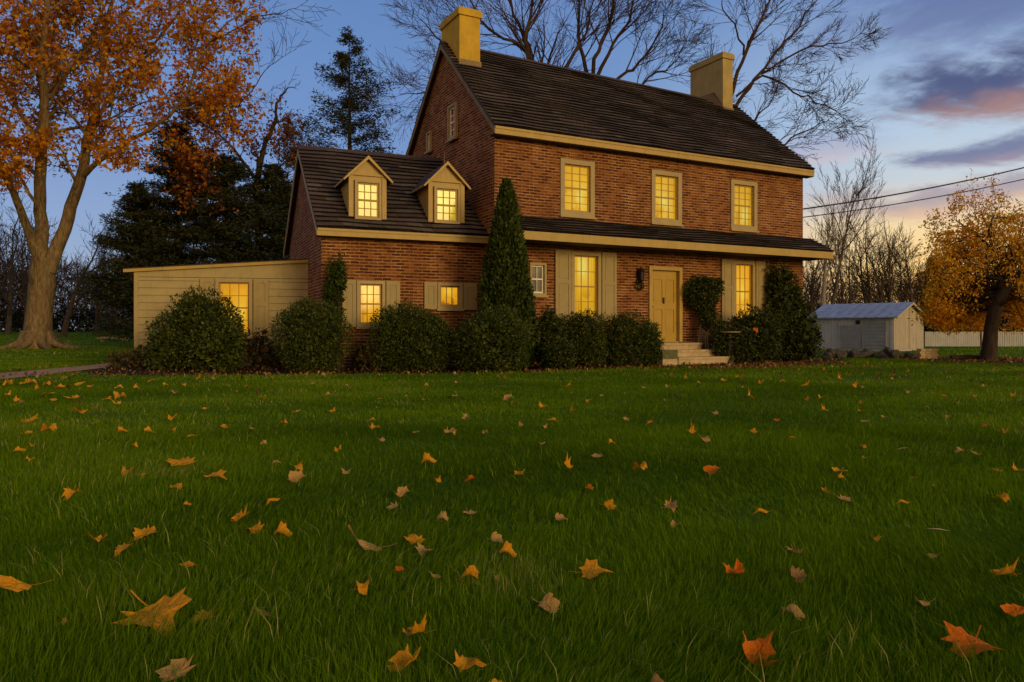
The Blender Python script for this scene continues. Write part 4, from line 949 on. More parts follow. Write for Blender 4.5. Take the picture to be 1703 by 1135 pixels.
# --- conifers
def conifer(x, y, h, w, label, seed, mat='fir', sparse=1.0, group=None, name='fir_tree', base=.12, nb=90, leaf=.16, per=60, power=.8, droop=.15, trunk=.22, bare=.0):
    R = np.random.default_rng(seed); z = float(gz(x,y)); root = thing(name, (x,y,z), label, 'conifer', group); lines = []; pts = []
    lines.append(([(x,y,z-.1),(x+.05,y,z+h*.5),(x,y,z+h*.99)],[trunk,trunk*.6,.02]))
    for i in range(nb):
        t = base+(1-base)*((i+R.random())/nb)**.95; L_b = w*(1-t)**power*R.uniform(.55,1.15)+.12; a = R.uniform(0,2*PI) if i % 2 else i*2.399
        p0 = np.array((x,y,z+h*t)); d = np.array((math.cos(a),math.sin(a),.25*t+.12-droop)); n = 5; P = [p0]
        for k in range(1,n): P.append(p0+d*L_b*k/(n-1)+np.array((0,0,.10*L_b*(k/(n-1))**2)))
        lines.append((P, np.linspace(.05,.012,n)*(1.2-t)))
        m = int(per*L_b/w*2.2*sparse)+6; s = R.random(m)**.7*(1-bare)+bare; off = R.normal(0,1,(m,3))*np.array((.13,.13,.06))*L_b*(.4+s[:,None])
        q = p0+(P[-1]-p0)*s[:,None]+off; q[:,2] -= np.abs(R.normal(0,.05,m))*L_b; pts.append(q)
    P = np.concatenate(pts); k = 9; P = np.repeat(P,k,0)+R.normal(0,leaf*.75,(len(P)*k,3))*np.array((1,1,.45))
    v, f, u = kites(P, leaf*1.15, R, flat=.5, droop=.1, wd=.14); npmesh('crown', v, f, u, MAT[mat], root)
    t_ = tubes(lines, .01); npmesh('trunk', t_[0], t_[1], None, MAT['bark_dark'], root, smooth=True); return root
def pxx(p, Z): return (p-851)/1260*Z
conifer(pxx(580,44),44,18.3,6.8,'tall lone spruce rising behind the dormered wing',201,'spruce',1.0,name='spruce_tree',base=.28,nb=74,leaf=.16,per=66,power=.8,bare=.15,droop=.0,trunk=.26)
EG = 'dark firs behind the lean-to'
conifer(pxx(228,40),40,8.6,2.9,'leftmost dark fir behind the lean-to, lowest of the row',202,nb=64,per=56,group=EG,power=.6,base=.24)
conifer(pxx(295,41),41,12.1,3.8,'tallest dark fir behind the middle of the lean-to roof',203,nb=120,per=62,group=EG,power=.6,base=.05)
conifer(pxx(375,40),40,10.0,3.8,'dark fir standing between the tallest fir and the wing',204,nb=105,per=62,group=EG,power=.5,base=.05)
conifer(pxx(452,41),41,9.8,3.0,'rightmost dark fir, beside the wing gable',205,nb=90,per=70,group=EG,power=.55,base=.05)
conifer(pxx(1552,64),64,6.2,1.8,'far dark spruce just left of the golden tree',206,'spruce',nb=50,per=50,group='far spruces',name='spruce_tree',base=.05,leaf=.2)
conifer(pxx(1532,70),70,5.4,1.6,'far low spruce in the woods right of the bare trees',207,'spruce',nb=40,per=50,group='far spruces',name='spruce_tree',base=.05,leaf=.2)

# --- bare trees rising behind the main roof
def sketch_tree(name, Z, base, limbs_, label, seed, n=9, ln=4.5, mat='bark_brown', nch=(6,5,4), cut=1, minr=.008, t0=.3, maxlev=4, spread=(.35,.85)):
    global Z_; R = np.random.default_rng(seed); out = []; b_ = px(*base, Z); root = thing(name, (b_[0],Z,float(gz(b_[0],Z))), label, 'bare tree', 'bare trees behind the main roof')
    for pts in limbs_:
        Q, r = limb(Z, pts, R, wob=.05); r = r*.62; out.append((Q, r, 0 if r[0] > .15 else 1)); m = max(3, int(n*len(pts)/5))
        if r[-1] < .14: sprout(Q, r, R, out, int(m*1.4), ln*min(1, .35+r[0]*3), 2, t0, .6, None, maxlev, (0,0)+nch, .05, .13, spread, rs=.55)
    t_ = tubes([(p,q) for p,q,l in out if l <= 1]); npmesh('trunk', t_[0], t_[1], None, MAT[mat], root, smooth=True)
    t_ = tubes([(p,q) for p,q,l in out if l > 1], minr); npmesh('crown', t_[0], t_[1], None, MAT['bark_brown'], root); print(name, len(out))
sketch_tree('bare_tree', 37, (900,570), [
    [(895,575,.4,0),(893,400,.36,0),(895,250,.32,0),(897,170,.28,0),(897,135,.22,0)],
    [(897,150,.17,0),(880,95,.15,0),(850,68,.12,0),(815,50,.10,0),(788,15,.07,0),(770,-30,.03,0)],
    [(897,140,.20,0),(884,90,.17,.3),(868,50,.13,.4),(850,10,.1,.5),(838,-60,.04,.5)],
    [(897,140,.22,0),(886,104,.2,-.2),(872,70,.16,-.4),(880,30,.12,-.5),(893,-30,.07,-.5),(900,-90,.03,-.5)],
    [(898,165,.2,0),(940,110,.16,.6),(958,80,.13,.8),(975,55,.10,1),(985,0,.06,1),(1000,-60,.02,1)],
    [(895,190,.15,0),(830,165,.12,.3),(770,150,.09,.4),(715,150,.06,.5),(665,158,.02,.5)],
    [(896,170,.14,0),(815,120,.11,-.5),(760,85,.08,-.8),(715,50,.05,-1),(690,25,.02,-1)]],
    'broad bare tree rising behind the left chimney', 301, n=9, ln=4.0)
sketch_tree('bare_tree', 38, (985,570), [
    [(985,575,.42,0),(985,400,.38,0),(983,280,.34,0),(980,200,.30,0),(978,150,.25,0)],
    [(979,165,.2,0),(990,100,.17,0),(1008,55,.14,0),(1020,10,.10,0),(1030,-60,.04,0)],
    [(979,160,.2,0),(975,110,.17,.4),(963,60,.14,.7),(960,10,.1,.8),(962,-60,.03,.8)],
    [(980,165,.18,0),(1000,110,.16,-.4),(1030,60,.12,-.6),(1048,20,.09,-.8),(1060,-50,.03,-1)],
    [(981,180,.17,0),(1030,130,.14,.3),(1062,105,.11,.6),(1095,60,.08,.8),(1105,20,.04,.9)],
    [(983,200,.15,0),(1040,165,.12,-.2),(1080,128,.09,-.4),(1115,110,.05,-.4),(1135,85,.02,-.4)]],
    'bare tree rising behind the middle of the main roof', 302, n=9, ln=3.8)
sketch_tree('bare_tree', 34, (1190,570), [
    [(1190,575,.36,0),(1192,420,.33,0),(1196,300,.29,0),(1200,225,.25,0),(1202,195,.22,0)],
    [(1202,200,.15,0),(1222,135,.14,0),(1238,90,.12,0),(1262,40,.10,0),(1280,0,.07,0),(1300,-60,.03,0)],
    [(1203,210,.15,0),(1235,160,.13,.3),(1262,122,.11,.6),(1295,85,.09,.8),(1330,40,.07,1),(1365,-10,.03,1)],
    [(1262,124,.08,.6),(1310,95,.07,.3),(1350,78,.06,.1),(1400,72,.04,0),(1440,55,.015,0)],
    [(1225,160,.09,0),(1270,128,.08,-.4),(1320,150,.06,-.6),(1355,170,.045,-.7),(1398,188,.02,-.7)],
    [(1203,225,.12,0),(1250,245,.1,.3),(1290,245,.08,.5),(1330,225,.06,.6),(1365,205,.03,.6),(1390,205,.01,.6)],
    [(1238,90,.08,0),(1225,50,.06,-.5),(1205,20,.05,-.7),(1195,-20,.02,-.8)],
    [(1205,190,.09,0),(1235,215,.07,.8),(1265,190,.05,1.2),(1290,150,.04,1.4),(1300,120,.02,1.4)]],
    'leaning bare tree spreading right of the right chimney', 303, n=8, ln=3.1)
# --- pale trunked pair and brown woods at right, bare trees at left
bare_tree(pxx(1378,48),48,12.0,.145,'slender pale trunked bare tree right of the house',311,.38,'bark_mid',limbs=13,maxlev=4,nch=(6,5,4,3),spread=(.3,.6),ratio=.55,up=.1,cat='bare tree',minr=.008)
bare_tree(pxx(1366,47.5),47.5,8.2,.22,'thick pale trunk beside the slender bare tree',312,.6,'bark_pale',limbs=5,maxlev=3,nch=(4,4,4),spread=(.3,.7))
GR = 'brown bare trees beyond the shed'
for i, (p, Z, h, lab) in enumerate(((1412,60,8.4,'leftmost brown bare tree beyond the shed'),(1450,62,9.6,'tallest brown bare tree beyond the shed'),(1478,60,8.8,'forked brown bare tree above the shed roof ridge'),(1505,63,8.2,'brown bare tree above the shed gable'),(1528,61,8.0,'rightmost brown bare tree, with a tall crooked leader'),(1350,62,7.6,'low brown bare tree half hidden by the house corner'))):
    bare_tree(pxx(p,Z),Z,h,.22,lab,320+i,.15,'bark_mid',GR,limbs=9,stems=2,maxlev=3,nch=(6,5,5),spread=(.3,.8),lean=((-.05,.1,.05,-.1,.12,0)[i],0),minr=.012)
GLf = 'bare trees along the left boundary'
for i, (p, Z, h, lab) in enumerate(((12,60,10.0,'brown bare tree at the left picture edge behind the hedge'),(105,56,9.2,'crooked dark bare tree right of the maple trunk'),(160,60,8.4,'bare tree between the crooked one and the firs'),(195,58,7.2,'leaning thin bare tree just left of the lean-to'),(-2,66,10.5,'dense brown bare tree behind the left hedge at the picture edge'),(-40,57,11,'bare tree outside the left picture edge'),(45,64,9.5,'bare tree directly behind the maple trunk'),(240,62,8.5,'bare tree hidden among the firs'))):
    bare_tree(pxx(p,Z),Z,h,.2,lab,340+i,.15,'bark_mid',GLf,limbs=9,maxlev=3,nch=(6,6,5),spread=(.35,.95),wob=.2,lean=((0,.1,0,-.3,0,0,0,0)[i],0),minr=.012)

# --- thickets and hedges
def mass(name, segs, mat, label, cat, leaf, dens, seed, kind=None, twig=None):
    R = np.random.default_rng(seed); P = []
    for (xa,ya,xb,yb,h,th) in segs:
        L_ = math.hypot(xb-xa,yb-ya); N = int(L_*h*dens); t = R.random(N); hh = R.random(N)
        top_ = h*(1+.12*np.sin(t*L_*.9+seed)+.08*np.sin(t*L_*2.3))
        x = xa+(xb-xa)*t; y = ya+(yb-ya)*t+R.normal(0,th,N); P.append(np.stack([x,y,gz(x,y)+hh*top_],-1))
    P = np.concatenate(P); v, f, u = kites(P, leaf, R, wd=.28 if kind is None else .035, droop=0 if kind is None else -1.3); return tag(npmesh(name, v, f, u, MAT[mat], at=(segs[0][0],segs[0][1],0)), label, cat, kind=kind)
mass('clipped_hedge', [(-62,67,-24,67,1.9,.6)], 'hedge', 'long dark clipped hedge across the back of the left lawn', 'hedge', .32, 110, 401)
mass('clipped_hedge', [(14,64,52,64,2.3,.7)], 'hedge', 'dark hedge behind the white board fence', 'hedge', .32, 110, 402)
mass('woodland_thicket', [(-70,70,-28,72,5.4,1.6),(-66,70,-44,72,9.5,1.5),(-62,76,-24,78,6.6,2)], 'brush', 'brown leafless thicket behind the left hedge', 'thicket', .95, 60, 403, 'stuff')
mass('woodland_thicket', [(20,68,56,70,4.0,1.6),(24,76,66,80,5.4,2)], 'brush', 'brown undergrowth beyond the shed and the fence', 'thicket', .85, 60, 404, 'stuff')
# far pale outbuilding glimpsed left of the firs
fo = MB(Frame(-38.6,70,5)); z_ = float(gz(-38,70)); fo.box(0,3.2,0,3,z_,z_+1.7); fo.prism([(-.15,z_+1.7),(3.15,z_+1.7),(1.5,z_+2.6)],'x',-.1,3.3)
tag(fo.build('garden_shed', MAT['fence'], at=(-38,70,z_)), 'far white shed glimpsed left of the firs', 'shed')
sl = MB(Frame(-27.4,50,4)); z_ = float(gz(-27,50)); sl.box(0,2.0,0,.6,z_+.18,z_+.30); sl.box(.2,.4,.1,.5,z_-.05,z_+.179); sl.box(1.6,1.8,.1,.5,z_-.05,z_+.179)
tag(sl.build('stone_bench', MAT['stone'], at=(-27,50,z_)), 'low stone bench on the far left lawn before the hedge', 'bench')

# ------------------------------------------------------------------ grass
GD = 1.0
def blades(name, x_rng, y0, y1, dens, hgt, wid, seed, slope=.95):
    R = np.random.default_rng(seed); N = int((y1-y0)*(y0+y1)*slope*dens)
    y = np.sqrt(R.random(N)*(y1**2-y0**2)+y0**2); x = R.uniform(-1,1,N)*slope*y+R.normal(0,.3,N)
    bad = np.zeros(N, bool)
    if y1 > 12:
        for pl in (BED, BED2, BED3, PATH): bad |= inside(x, y, pl)
        # nothing grows inside the house
        lx = (x+.4486)*M_.u[0]+(y-19.49)*M_.u[1]; ly = (x+.4486)*M_.v[0]+(y-19.49)*M_.v[1]; bad |= (lx > -.2)&(lx < 11.5)&(ly > -.3)
        lx = (x+4.609)*Wg.u[0]+(y-18.333)*Wg.u[1]; ly = (x+4.609)*Wg.v[0]+(y-18.333)*Wg.v[1]; bad |= (lx > -5.2)&(lx < 4.5)&(ly > 0)&(ly < 7)
    x, y = x[~bad], y[~bad]; N = len(x)
    tuft = (np.sin(x*2.9+1.3*np.sin(y*2.1))*np.sin(y*3.3+np.sin(x*1.7))+np.sin(x*7.3+y*2.2)*np.sin(y*6.1-x*3)*.6+np.sin(x*.9+2)*np.sin(y*.8)*.7)
    h = hgt*(1+.36*tuft+R.normal(0,.22,N)); long_ = R.random(N) < .012; h = np.clip(h, hgt*.35, hgt*1.9); h[long_] *= 1.9
    a = R.uniform(0,2*PI,N); ln = np.abs(R.normal(.35,.3,N)); ln[long_] += .35
    wind = .25*np.sin(x*1.1+y*.7)+.2*np.sin(x*3.7-y*2.9)
    dx_ = np.cos(a)*ln+wind; dy_ = np.sin(a)*ln+.2*np.sin(y*1.9+x)
    b0 = np.stack([x,y,gz(x,y)-.004],-1); mid = b0+np.stack([dx_*h*.28,dy_*h*.28,h*.55],-1); tip = b0+np.stack([dx_*h*.95,dy_*h*.95,h*np.clip(1-.28*(dx_**2+dy_**2),.45,1)],-1)
    wv = np.stack([np.cos(a+1.4),np.sin(a+1.4),np.zeros(N)],-1)*wid*R.uniform(.6,1.3,(N,1))
    v = np.stack([b0-wv*.5,b0+wv*.5,mid+wv*.42,mid-wv*.42,tip+wv*.06,tip-wv*.06],1).reshape(-1,3)
    i = np.arange(N)[:,None]*6; f = np.concatenate([i+np.array([0,1,2,3]), i+np.array([3,2,4,5])],1).reshape(-1,4)
    patch = .5+.16*np.sin(x*1.3+1.7*np.sin(y*.9))+.12*np.sin(y*2.3-x*.7)+.08*tuft
    c = np.clip(patch*.75+R.normal(0,.17,N), .01,.92); worn = np.sin(x*1.9+2.2*np.sin(y*1.1+.7))*np.sin(y*1.6+1.9*np.sin(x*1.3)) > .80; dry = R.random(N) < (.012+.012*(tuft > .8)+.16*worn); c[dry] = R.uniform(.93,.99,dry.sum()); c[long_ & (R.random(N) < .35)] = .95; c = np.clip(c+.10*np.sin(x*.55+y*.4+2*np.sin(y*.35)), .01, .99)
    uv = np.zeros((N,8,2)); uv[:,:,0] = c[:,None]; uv[:,:,1] = (0,0,.5,.5,.5,.5,1,1)
    return v, f, uv.reshape(-1,2)
gr = join([blades('a',0,1.15,3.6,GD*15000,.050,.0026,501), blades('b',0,3.6,7.5,GD*5200,.046,.0044,502), blades('c',0,7.5,14,GD*1500,.040,.0075,503), blades('d',0,14,26,GD*380,.036,.017,504), blades('e',0,26,60,GD*38,.05,.045,505)])
tag(npmesh('grass', gr[0], gr[1], gr[2], MAT['grass']), 'dense dark green lawn grass across the whole foreground', 'grass', kind='stuff'); print('grass faces', len(gr[1]))

# ------------------------------------------------------------------ fallen leaves
LOBES = {
 'maple': [(0,-.06),(.14,-.05),(.32,-.12),(.31,.02),(.52,.12),(.40,.22),(.46,.42),(.27,.38),(.20,.48),(.17,.62),(0,.74),(-.16,.60),(-.19,.46),(-.28,.38),(-.45,.40),(-.38,.22),(-.53,.10),(-.30,.03),(-.30,-.14),(-.13,-.05)],
 'blob': [(0,-.1),(.2,-.12),(.36,.02),(.44,.22),(.30,.30),(.34,.5),(.14,.52),(.05,.66),(-.12,.5),(-.33,.5),(-.30,.28),(-.46,.16),(-.34,-.02),(-.15,-.1)],
 'long': [(0,-.1),(.12,0),(.2,.2),(.19,.4),(.1,.6),(0,.8),(-.1,.6),(-.19,.42),(-.17,.18),(-.1,0)]}
def leaf_mesh(shape, seed, curl, stem=True):
    R = np.random.default_rng(seed); o = np.array(LOBES[shape])
    if shape != 'maple':      # rounder outline with small teeth
        m_ = len(o); o = np.array([.5*((2*o[i])+(-o[i-1]+o[(i+1)%m_])*t+(2*o[i-1]-5*o[i]+4*o[(i+1)%m_]-o[(i+2)%m_])*t*t+(-o[i-1]+3*o[i]-3*o[(i+1)%m_]+o[(i+2)%m_])*t**3) for i in range(m_) for t in (0,.5)]); o *= (1+.05*np.where(np.arange(len(o))%2,1,-1))[:,None]
    o = o*(1+R.normal(0,.12,o.shape)); n = len(o); c = np.array((0,.18))
    rings = [c+(o-c)*k for k in (.33,.66,1.0)]; P = [c]+[p for r in rings for p in r]; P = np.array(P)
    d = P-c; rr = np.linalg.norm(d,axis=1); ang = R.uniform(0,PI); ax = np.array((math.cos(ang),math.sin(ang))); s = d@ax; t = d@np.array((-ax[1],ax[0]))
    curl *= .85; z = curl*1.1*s**2*(1+R.uniform(-.4,.6)*np.sign(s))+.35*curl*np.sin(t*7+R.uniform(0,6))*rr+R.normal(0,.012,len(P))+.25*curl*t**2*R.uniform(-1,1.4)
    s2 = s*(1-.35*min(curl,1.3)*np.abs(s)); P2 = c+s2[:,None]*ax+t[:,None]*np.array((-ax[1],ax[0]))
    V_ = [(a-0,b_-.18,h) for (a,b_),h in zip(P2,z)]; F = []
    for i in range(n):
        j = (i+1) % n; F.append((0,1+i,1+j))
        for k in range(2): a = 1+k*n; F.append((a+i,a+n+i,a+n+j,a+j))
    if stem:
        b0 = len(V_); sx = R.uniform(-.12,.12); q = [(0,-.22,0),(sx*.5,-.42,.03),(sx,-.62,.10)]
        for p in q: V_ += [(p[0]-.012,p[1],p[2]),(p[0]+.012,p[1],p[2])]
        F += [(b0,b0+1,b0+3,b0+2),(b0+2,b0+3,b0+5,b0+4)]
    zm = min(v[2] for v in V_); V_ = [(a,b_,h-zm) for a,b_,h in V_]
    me = bpy.data.meshes.new('fallen_leaf'); me.from_pydata(V_, [], F); me.update(); return me
BANK = {}
for col in 'otrby':
    for s_, (shape, curl) in enumerate((('maple',.5),('maple',1.0),('blob',.8),('long',1.0),('maple',1.5),('blob',1.4),('long',.6))):
        me = leaf_mesh(shape, 600+s_*7+ord(col), curl); me.materials.append(FL[col]); BANK[col, s_] = me
me = bpy.data.meshes.new('straw'); me.from_pydata([(-.5,-.02,0),(0,-.03,.03),(.5,-.008,.01),(.5,.008,.01),(0,.03,.03),(-.5,.02,0),(0,0,.06)], [], [(0,1,6),(1,2,6),(2,3,6),(3,4,6),(4,5,6),(5,0,6)]); me.materials.append(MAT['straw']); BANK['s', 0] = me
LEAVES = "-1.71 2.61 0.145 o;-1.80 3.33 0.084 o;-1.66 3.43 0.114 o;-1.65 3.23 0.082 o;-1.27 2.99 0.048 o;-1.16 2.45 0.217 o;-0.99 2.45 0.066 o;-0.81 2.48 0.051 b;-0.91 2.06 0.102 t;-1.18 3.48 0.094 o;-1.04 3.43 0.076 o;-1.33 3.70 0.076 o;-1.42 2.41 0.021 t;-0.60 3.21 0.143 t;-0.43 3.33 0.079 o;-0.37 3.16 0.070 t;-0.07 3.35 0.064 t;-0.02 3.13 0.070 o;-0.43 2.94 0.037 r;-0.16 2.85 0.072 o;-0.06 2.84 0.027 t;-0.28 2.85 0.036 t;-0.54 2.72 0.060 o;0.30 2.89 0.124 o;0.12 2.55 0.077 t;-0.29 2.30 0.077 o;-0.30 2.10 0.093 o;-0.12 2.09 0.066 o;-0.08 2.08 0.036 o;-0.04 1.96 0.059 y;0.38 1.97 0.047 b;0.24 3.71 0.065 t;0.77 3.60 0.051 t;-0.34 3.70 0.059 t;0.85 2.88 0.087 r;1.18 3.16 0.065 t;1.08 2.84 0.081 b;0.91 2.46 0.082 t;0.69 2.16 0.117 r;1.61 3.35 0.048 o;1.73 3.11 0.044 t;1.40 2.57 0.049 t;1.85 2.85 0.091 o;1.66 2.50 0.099 r;1.35 2.23 0.145 r;1.88 3.60 0.034 s;1.99 3.53 0.101 s;-2.48 4.27 0.102 o;-2.50 4.90 0.078 o;-1.97 4.46 0.078 o;-1.73 4.03 0.038 o;-1.26 4.06 0.058 o;-2.27 5.20 0.182 o;-1.88 4.78 0.144 o;-1.44 5.07 0.088 o;-1.33 4.66 0.126 t;-2.36 4.87 0.039 o;-3.42 5.38 0.060 y;-3.76 5.78 0.073 o;-3.81 6.02 0.048 o;-3.00 6.02 0.048 o;-4.22 6.90 0.153 o;-4.30 6.73 0.118 y;-3.50 6.80 0.097 o;-3.25 6.78 0.108 y;-3.10 6.92 0.066 o;-2.76 6.57 0.083 o;-3.52 7.82 0.112 o;-2.72 7.16 0.080 o;-1.99 6.07 0.058 t;-2.42 7.07 0.045 t;-4.82 8.46 0.201 o;-4.14 7.50 0.071 y;-4.85 7.57 0.180 y;-3.58 8.85 0.070 o;-1.62 5.21 0.058 t;-2.04 8.61 0.096 o;-2.43 8.53 0.108 t;-1.33 5.79 0.064 o;-2.26 7.52 0.060 o;-8.37 12.54 0.159 y;-8.31 12.87 0.143 y;-8.32 13.12 0.167 y;-7.73 12.59 0.140 o;-6.60 10.77 0.256 y;-7.26 12.18 0.135 o;-7.25 12.74 0.202 y;-6.19 11.93 0.133 y;-5.89 10.16 0.210 y;-5.36 10.02 0.127 o;-5.25 10.18 0.194 o;-4.88 9.39 0.104 y;-5.88 11.85 0.113 o;-6.46 13.63 0.151 o;-4.90 11.01 0.122 t;-5.49 12.67 0.101 o;-3.36 10.23 0.114 o;-7.08 10.64 0.101 y;-6.31 9.68 0.123 o;-6.03 9.96 0.111 y;-7.27 11.61 0.111 o;-6.80 12.22 0.116 o;-5.73 12.53 0.099 y;-5.82 14.07 0.112 o;-4.59 12.28 0.088 t;-5.52 14.02 0.133 t;-4.21 13.41 0.106 o;-3.41 12.98 0.093 t;-2.57 10.58 0.076 t;-2.69 12.30 0.078 t;-0.58 5.25 0.117 o;-0.26 4.68 0.074 r;0.05 4.90 0.078 o;0.37 5.10 0.081 o;0.85 5.02 0.112 o;0.45 4.44 0.049 r;0.51 4.00 0.070 o;0.83 3.97 0.076 t;-0.62 4.28 0.082 t;-0.62 3.98 0.082 t;-0.22 3.85 0.061 t;-0.46 4.66 0.052 o;0.24 6.14 0.058 t;0.81 6.14 0.058 o;0.62 5.52 0.105 t;-1.27 7.05 0.101 o;-1.44 7.77 0.062 o;-0.86 6.82 0.076 t;-0.56 6.77 0.118 t;-0.47 7.83 0.099 t;0.40 7.71 0.110 o;0.30 7.18 0.068 t;0.69 8.57 0.082 o;0.37 9.00 0.114 o;1.01 9.88 0.110 o;-0.06 9.97 0.158 t;-1.15 9.84 0.078 o;-0.79 10.54 0.100 t;-1.76 10.13 0.064 y;-1.45 10.40 0.066 t;-1.10 6.33 0.070 t;1.17 7.71 0.073 t;1.36 7.44 0.083 o;-0.24 6.76 0.054 t;-1.08 4.93 0.063 t;2.09 12.01 0.095 t;0.91 12.26 0.097 o;-2.01 13.76 0.098 t;-1.40 13.46 0.085 t;-1.39 12.26 0.097 t;-0.95 13.13 0.094 t;1.25 10.58 0.076 t;1.32 4.95 0.118 r;2.15 4.98 0.111 y;2.05 4.72 0.052 o;1.82 4.16 0.099 t;1.80 4.34 0.055 y;1.27 3.82 0.048 o;2.09 4.02 0.045 o;2.52 4.75 0.038 r;2.52 4.51 0.036 t;2.68 4.15 0.072 o;3.18 4.97 0.071 o;3.32 4.97 0.071 o;3.40 5.74 0.082 t;3.46 5.65 0.063 t;2.75 5.95 0.057 o;2.54 5.45 0.043 t;3.04 5.91 0.094 s;1.61 6.36 0.111 t;2.18 6.86 0.076 o;2.05 6.42 0.056 b;1.62 6.82 0.076 o;2.24 8.38 0.080 t;3.22 10.23 0.114 o;3.54 8.57 0.082 o;3.96 8.60 0.061 o;3.55 7.62 0.097 t;4.54 7.25 0.081 r;4.46 6.85 0.054 o;4.70 12.18 0.135 o;5.51 12.22 0.116 o;6.39 10.47 0.083 o;6.03 10.57 0.084 r;3.82 13.68 0.130 o;4.28 14.42 0.114 o;4.29 13.06 0.124 o;3.67 12.15 0.087 t;4.79 13.43 0.096 y;2.52 12.26 0.097 t;3.23 14.09 0.101 o;3.21 13.10 0.104 t;4.19 10.28 0.082 o;3.93 7.99 0.063 t;4.60 8.00 0.057 t;7.64 12.26 0.097 t;7.00 10.58 0.076 o;4.89 8.94 0.057 t;7.04 14.09 0.101 t;6.07 14.07 0.112 o;2.72 7.77 0.062 r;2.38 6.40 0.041 o"
CN = {'o':'orange','t':'tan','r':'red-orange','b':'brown','y':'yellow','s':'straw coloured'}
SPECIAL = {
 0:'long curved orange leaf at the left picture edge', 1:'small flat orange leaf left of a close pair, near left', 2:'pointed orange leaf, upper of the near left pair', 3:'orange leaf, lower of the near left pair',
 4:'small dull orange leaf alone right of the near left pair', 5:'largest orange maple leaf with pointed lobes, lower left', 6:'orange leaf with a stem, just right of the largest maple leaf', 7:'small dark brown curled leaf right of the largest maple leaf',
 8:'big crumpled tan leaf nearest the lower left corner', 9:'broad orange leaf, left one of a touching pair', 10:'slim orange leaf, right one of a touching pair', 11:'small curled orange leaf up and left of a touching pair',
 13:'long pale tan curled leaf, near left of centre', 14:'arched orange brown leaf above a small pale one', 15:'small pale leaf below an arched orange brown one', 16:'upright tan leaf above a mottled orange one',
 17:'mottled orange leaf below an upright tan one', 18:'thin red leaf standing on edge left of centre', 19:'hooked orange leaf curling right near the centre', 20:'tiny brown leaf right of the hooked orange leaf',
 22:'u shaped curled orange leaf left of centre', 23:'large orange maple leaf right of centre', 24:'heart shaped tan leaf near the centre foreground', 25:'folded orange leaf with a raised tail, lower centre',
 26:'wide crumpled orange leaf, lower centre left', 27:'three pointed orange leaf near the bottom centre', 28:'small orange leaf touching a three pointed one, bottom centre', 29:'yellow leaf cut by the bottom picture edge', 30:'brown seed head cut by the bottom picture edge',
 31:'pentagonal tan leaf in the middle of the lawn', 34:'upright red orange leaf, right half, above a pale one', 35:'small twisted tan leaf on the right lawn', 36:'crumpled grey brown leaf below a twisted tan one', 37:'flat pale tan leaf on the right foreground lawn',
 38:'tent shaped red orange leaf, lower right', 41:'star shaped tan leaf with long stem, right foreground', 42:'s shaped orange leaf near the right picture edge', 43:'dark red leaf cut by the right picture edge', 44:'largest red orange leaf, lower right corner', 46:'long straw lying on the right lawn', 45:'short straw left of the long one'}
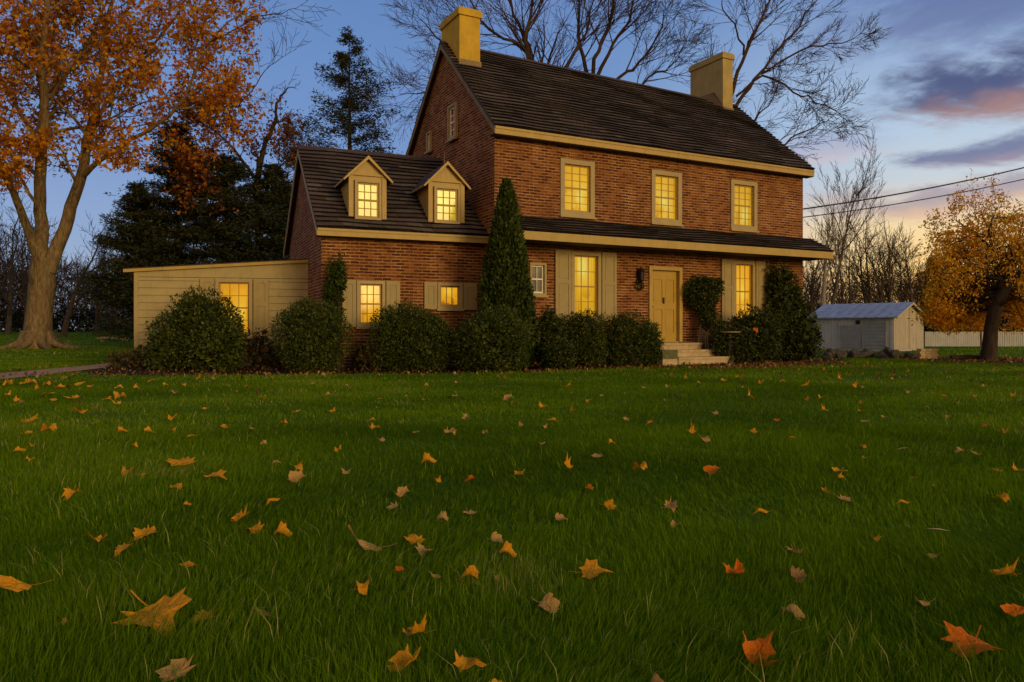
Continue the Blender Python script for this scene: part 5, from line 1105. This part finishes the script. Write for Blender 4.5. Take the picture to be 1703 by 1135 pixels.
for i, r in enumerate(LEAVES.split(';')):
    X, Yp, w, c = r.split(); X, Yp, w = float(X), float(Yp), float(w); R = random.Random(900+i)
    big = i < 47
    v_ = 0 if c == 's' else R.choice([0,1,2,4,5] if w > .06 else [1,2,3,5,5,6,3])
    if i in (0,13,43): v_ = 3
    if i in (5,23,44): v_ = 0
    if i in (24,31,16): v_ = 2
    if i in (22,19): v_ = 5
    if i in (25,26,38): v_ = 4
    me = BANK[c, v_]; o = bpy.data.objects.new('straw_stalk' if c == 's' else 'fallen_leaf', me); COL.objects.link(o)
    k = w*(.9 if c == 's' else 1.15 if v_ in (3,6) else .95); k *= 1.12 if w > .08 else 1.3; o.scale = (k,k,k); o.location = (X, Yp, .036 if Yp < 5 else .040)
    o.rotation_mode = 'ZYX'; o.rotation_euler = (R.uniform(.10,.50) if Yp < 4.5 else R.uniform(0,.26), R.uniform(-.25,.25), R.uniform(0,6.28) if v_ not in (3,6) else R.uniform(1.1,2.0))
    row = 'near' if Yp < 4.5 else 'middle' if Yp < 8.5 else 'far'; colm = 'left' if X/Yp < -.22 else 'centre' if X/Yp < .22 else 'right'
    kind_ = 'straw' if c == 's' else 'leaf'
    if i in SPECIAL: tag(o, SPECIAL[i], kind_, 'fallen leaves on the lawn')
    else: tag(o, 'small %s fallen %s lying on the %s %s part of the lawn' % (CN[c], kind_, row, colm), kind_, 'small %s %ss on the %s %s lawn' % (CN[c], kind_, row, colm))
# leaf litter too fine to count: along the beds, by the steps, under the golden tree and the maple
R_ = np.random.default_rng(701); LP = []
def scatter(n, cx_, cy_, sx, sy, ang=0):
    a = R_.normal(0,1,(n,2))*np.array((sx,sy)); c_, s_ = math.cos(ang), math.sin(ang); LP.append(np.stack([cx_+a[:,0]*c_-a[:,1]*s_, cy_+a[:,0]*s_+a[:,1]*c_, np.zeros(n)],-1))
scatter(420,7.2,20.2,1.6,.7,.45); scatter(260,5.6,19.2,1.3,.6,.4); scatter(160,-7.6,15.9,1.8,.35); scatter(170,-10.8,14.6,2.2,.8); scatter(110,-2,16.4,2.6,.25,.1); scatter(150,2.4,18.4,1.6,.3,.55)
scatter(420,15.6,23.0,1.6,.8); scatter(140,-23.7,37.6,2.2,.5); scatter(60,-11.6,18.6,.5,2.2,.05); scatter(130,8.5,17.5,4,2.2); scatter(110,0,12,8,3)
P = np.concatenate(LP); P[:,2] = R_.uniform(.02,.05,len(P)); v, f, u = kites(P, .06, R_, three=True, flat=.75)
tag(npmesh('leaf_litter', v, f, u, MAT['litter']), 'scattered small dry leaves along the beds and under the trees', 'leaf litter', kind='stuff')
P = []
for pl, n in ((BED,900),(BED2,500),(BED3,500)):
    a = np.array(pl); x = R_.uniform(a[:,0].min(),a[:,0].max(),n*2); y = R_.uniform(a[:,1].min(),a[:,1].max(),n*2); k = inside(x,y,pl); P.append(np.stack([x[k],y[k],R_.uniform(.012,.03,k.sum())],-1))
v, f, u = kites(np.concatenate(P), .05, R_, three=True, flat=.8); tag(npmesh('leaf_litter', v, f, u, MAT['litter']), 'brown leaf litter lying on the dark planting beds', 'leaf litter', kind='stuff')
# an orange leaf caught on the yew
o = bpy.data.objects.new('fallen_leaf', BANK['r', 5]); COL.objects.link(o); o.scale = (.2,.2,.2); o.location = (6.86,21.40,.93); o.rotation_euler = (1.2,0,.3); tag(o, 'orange leaf caught on the dark yew right of the steps', 'leaf', 'fallen leaves caught on shrubs')
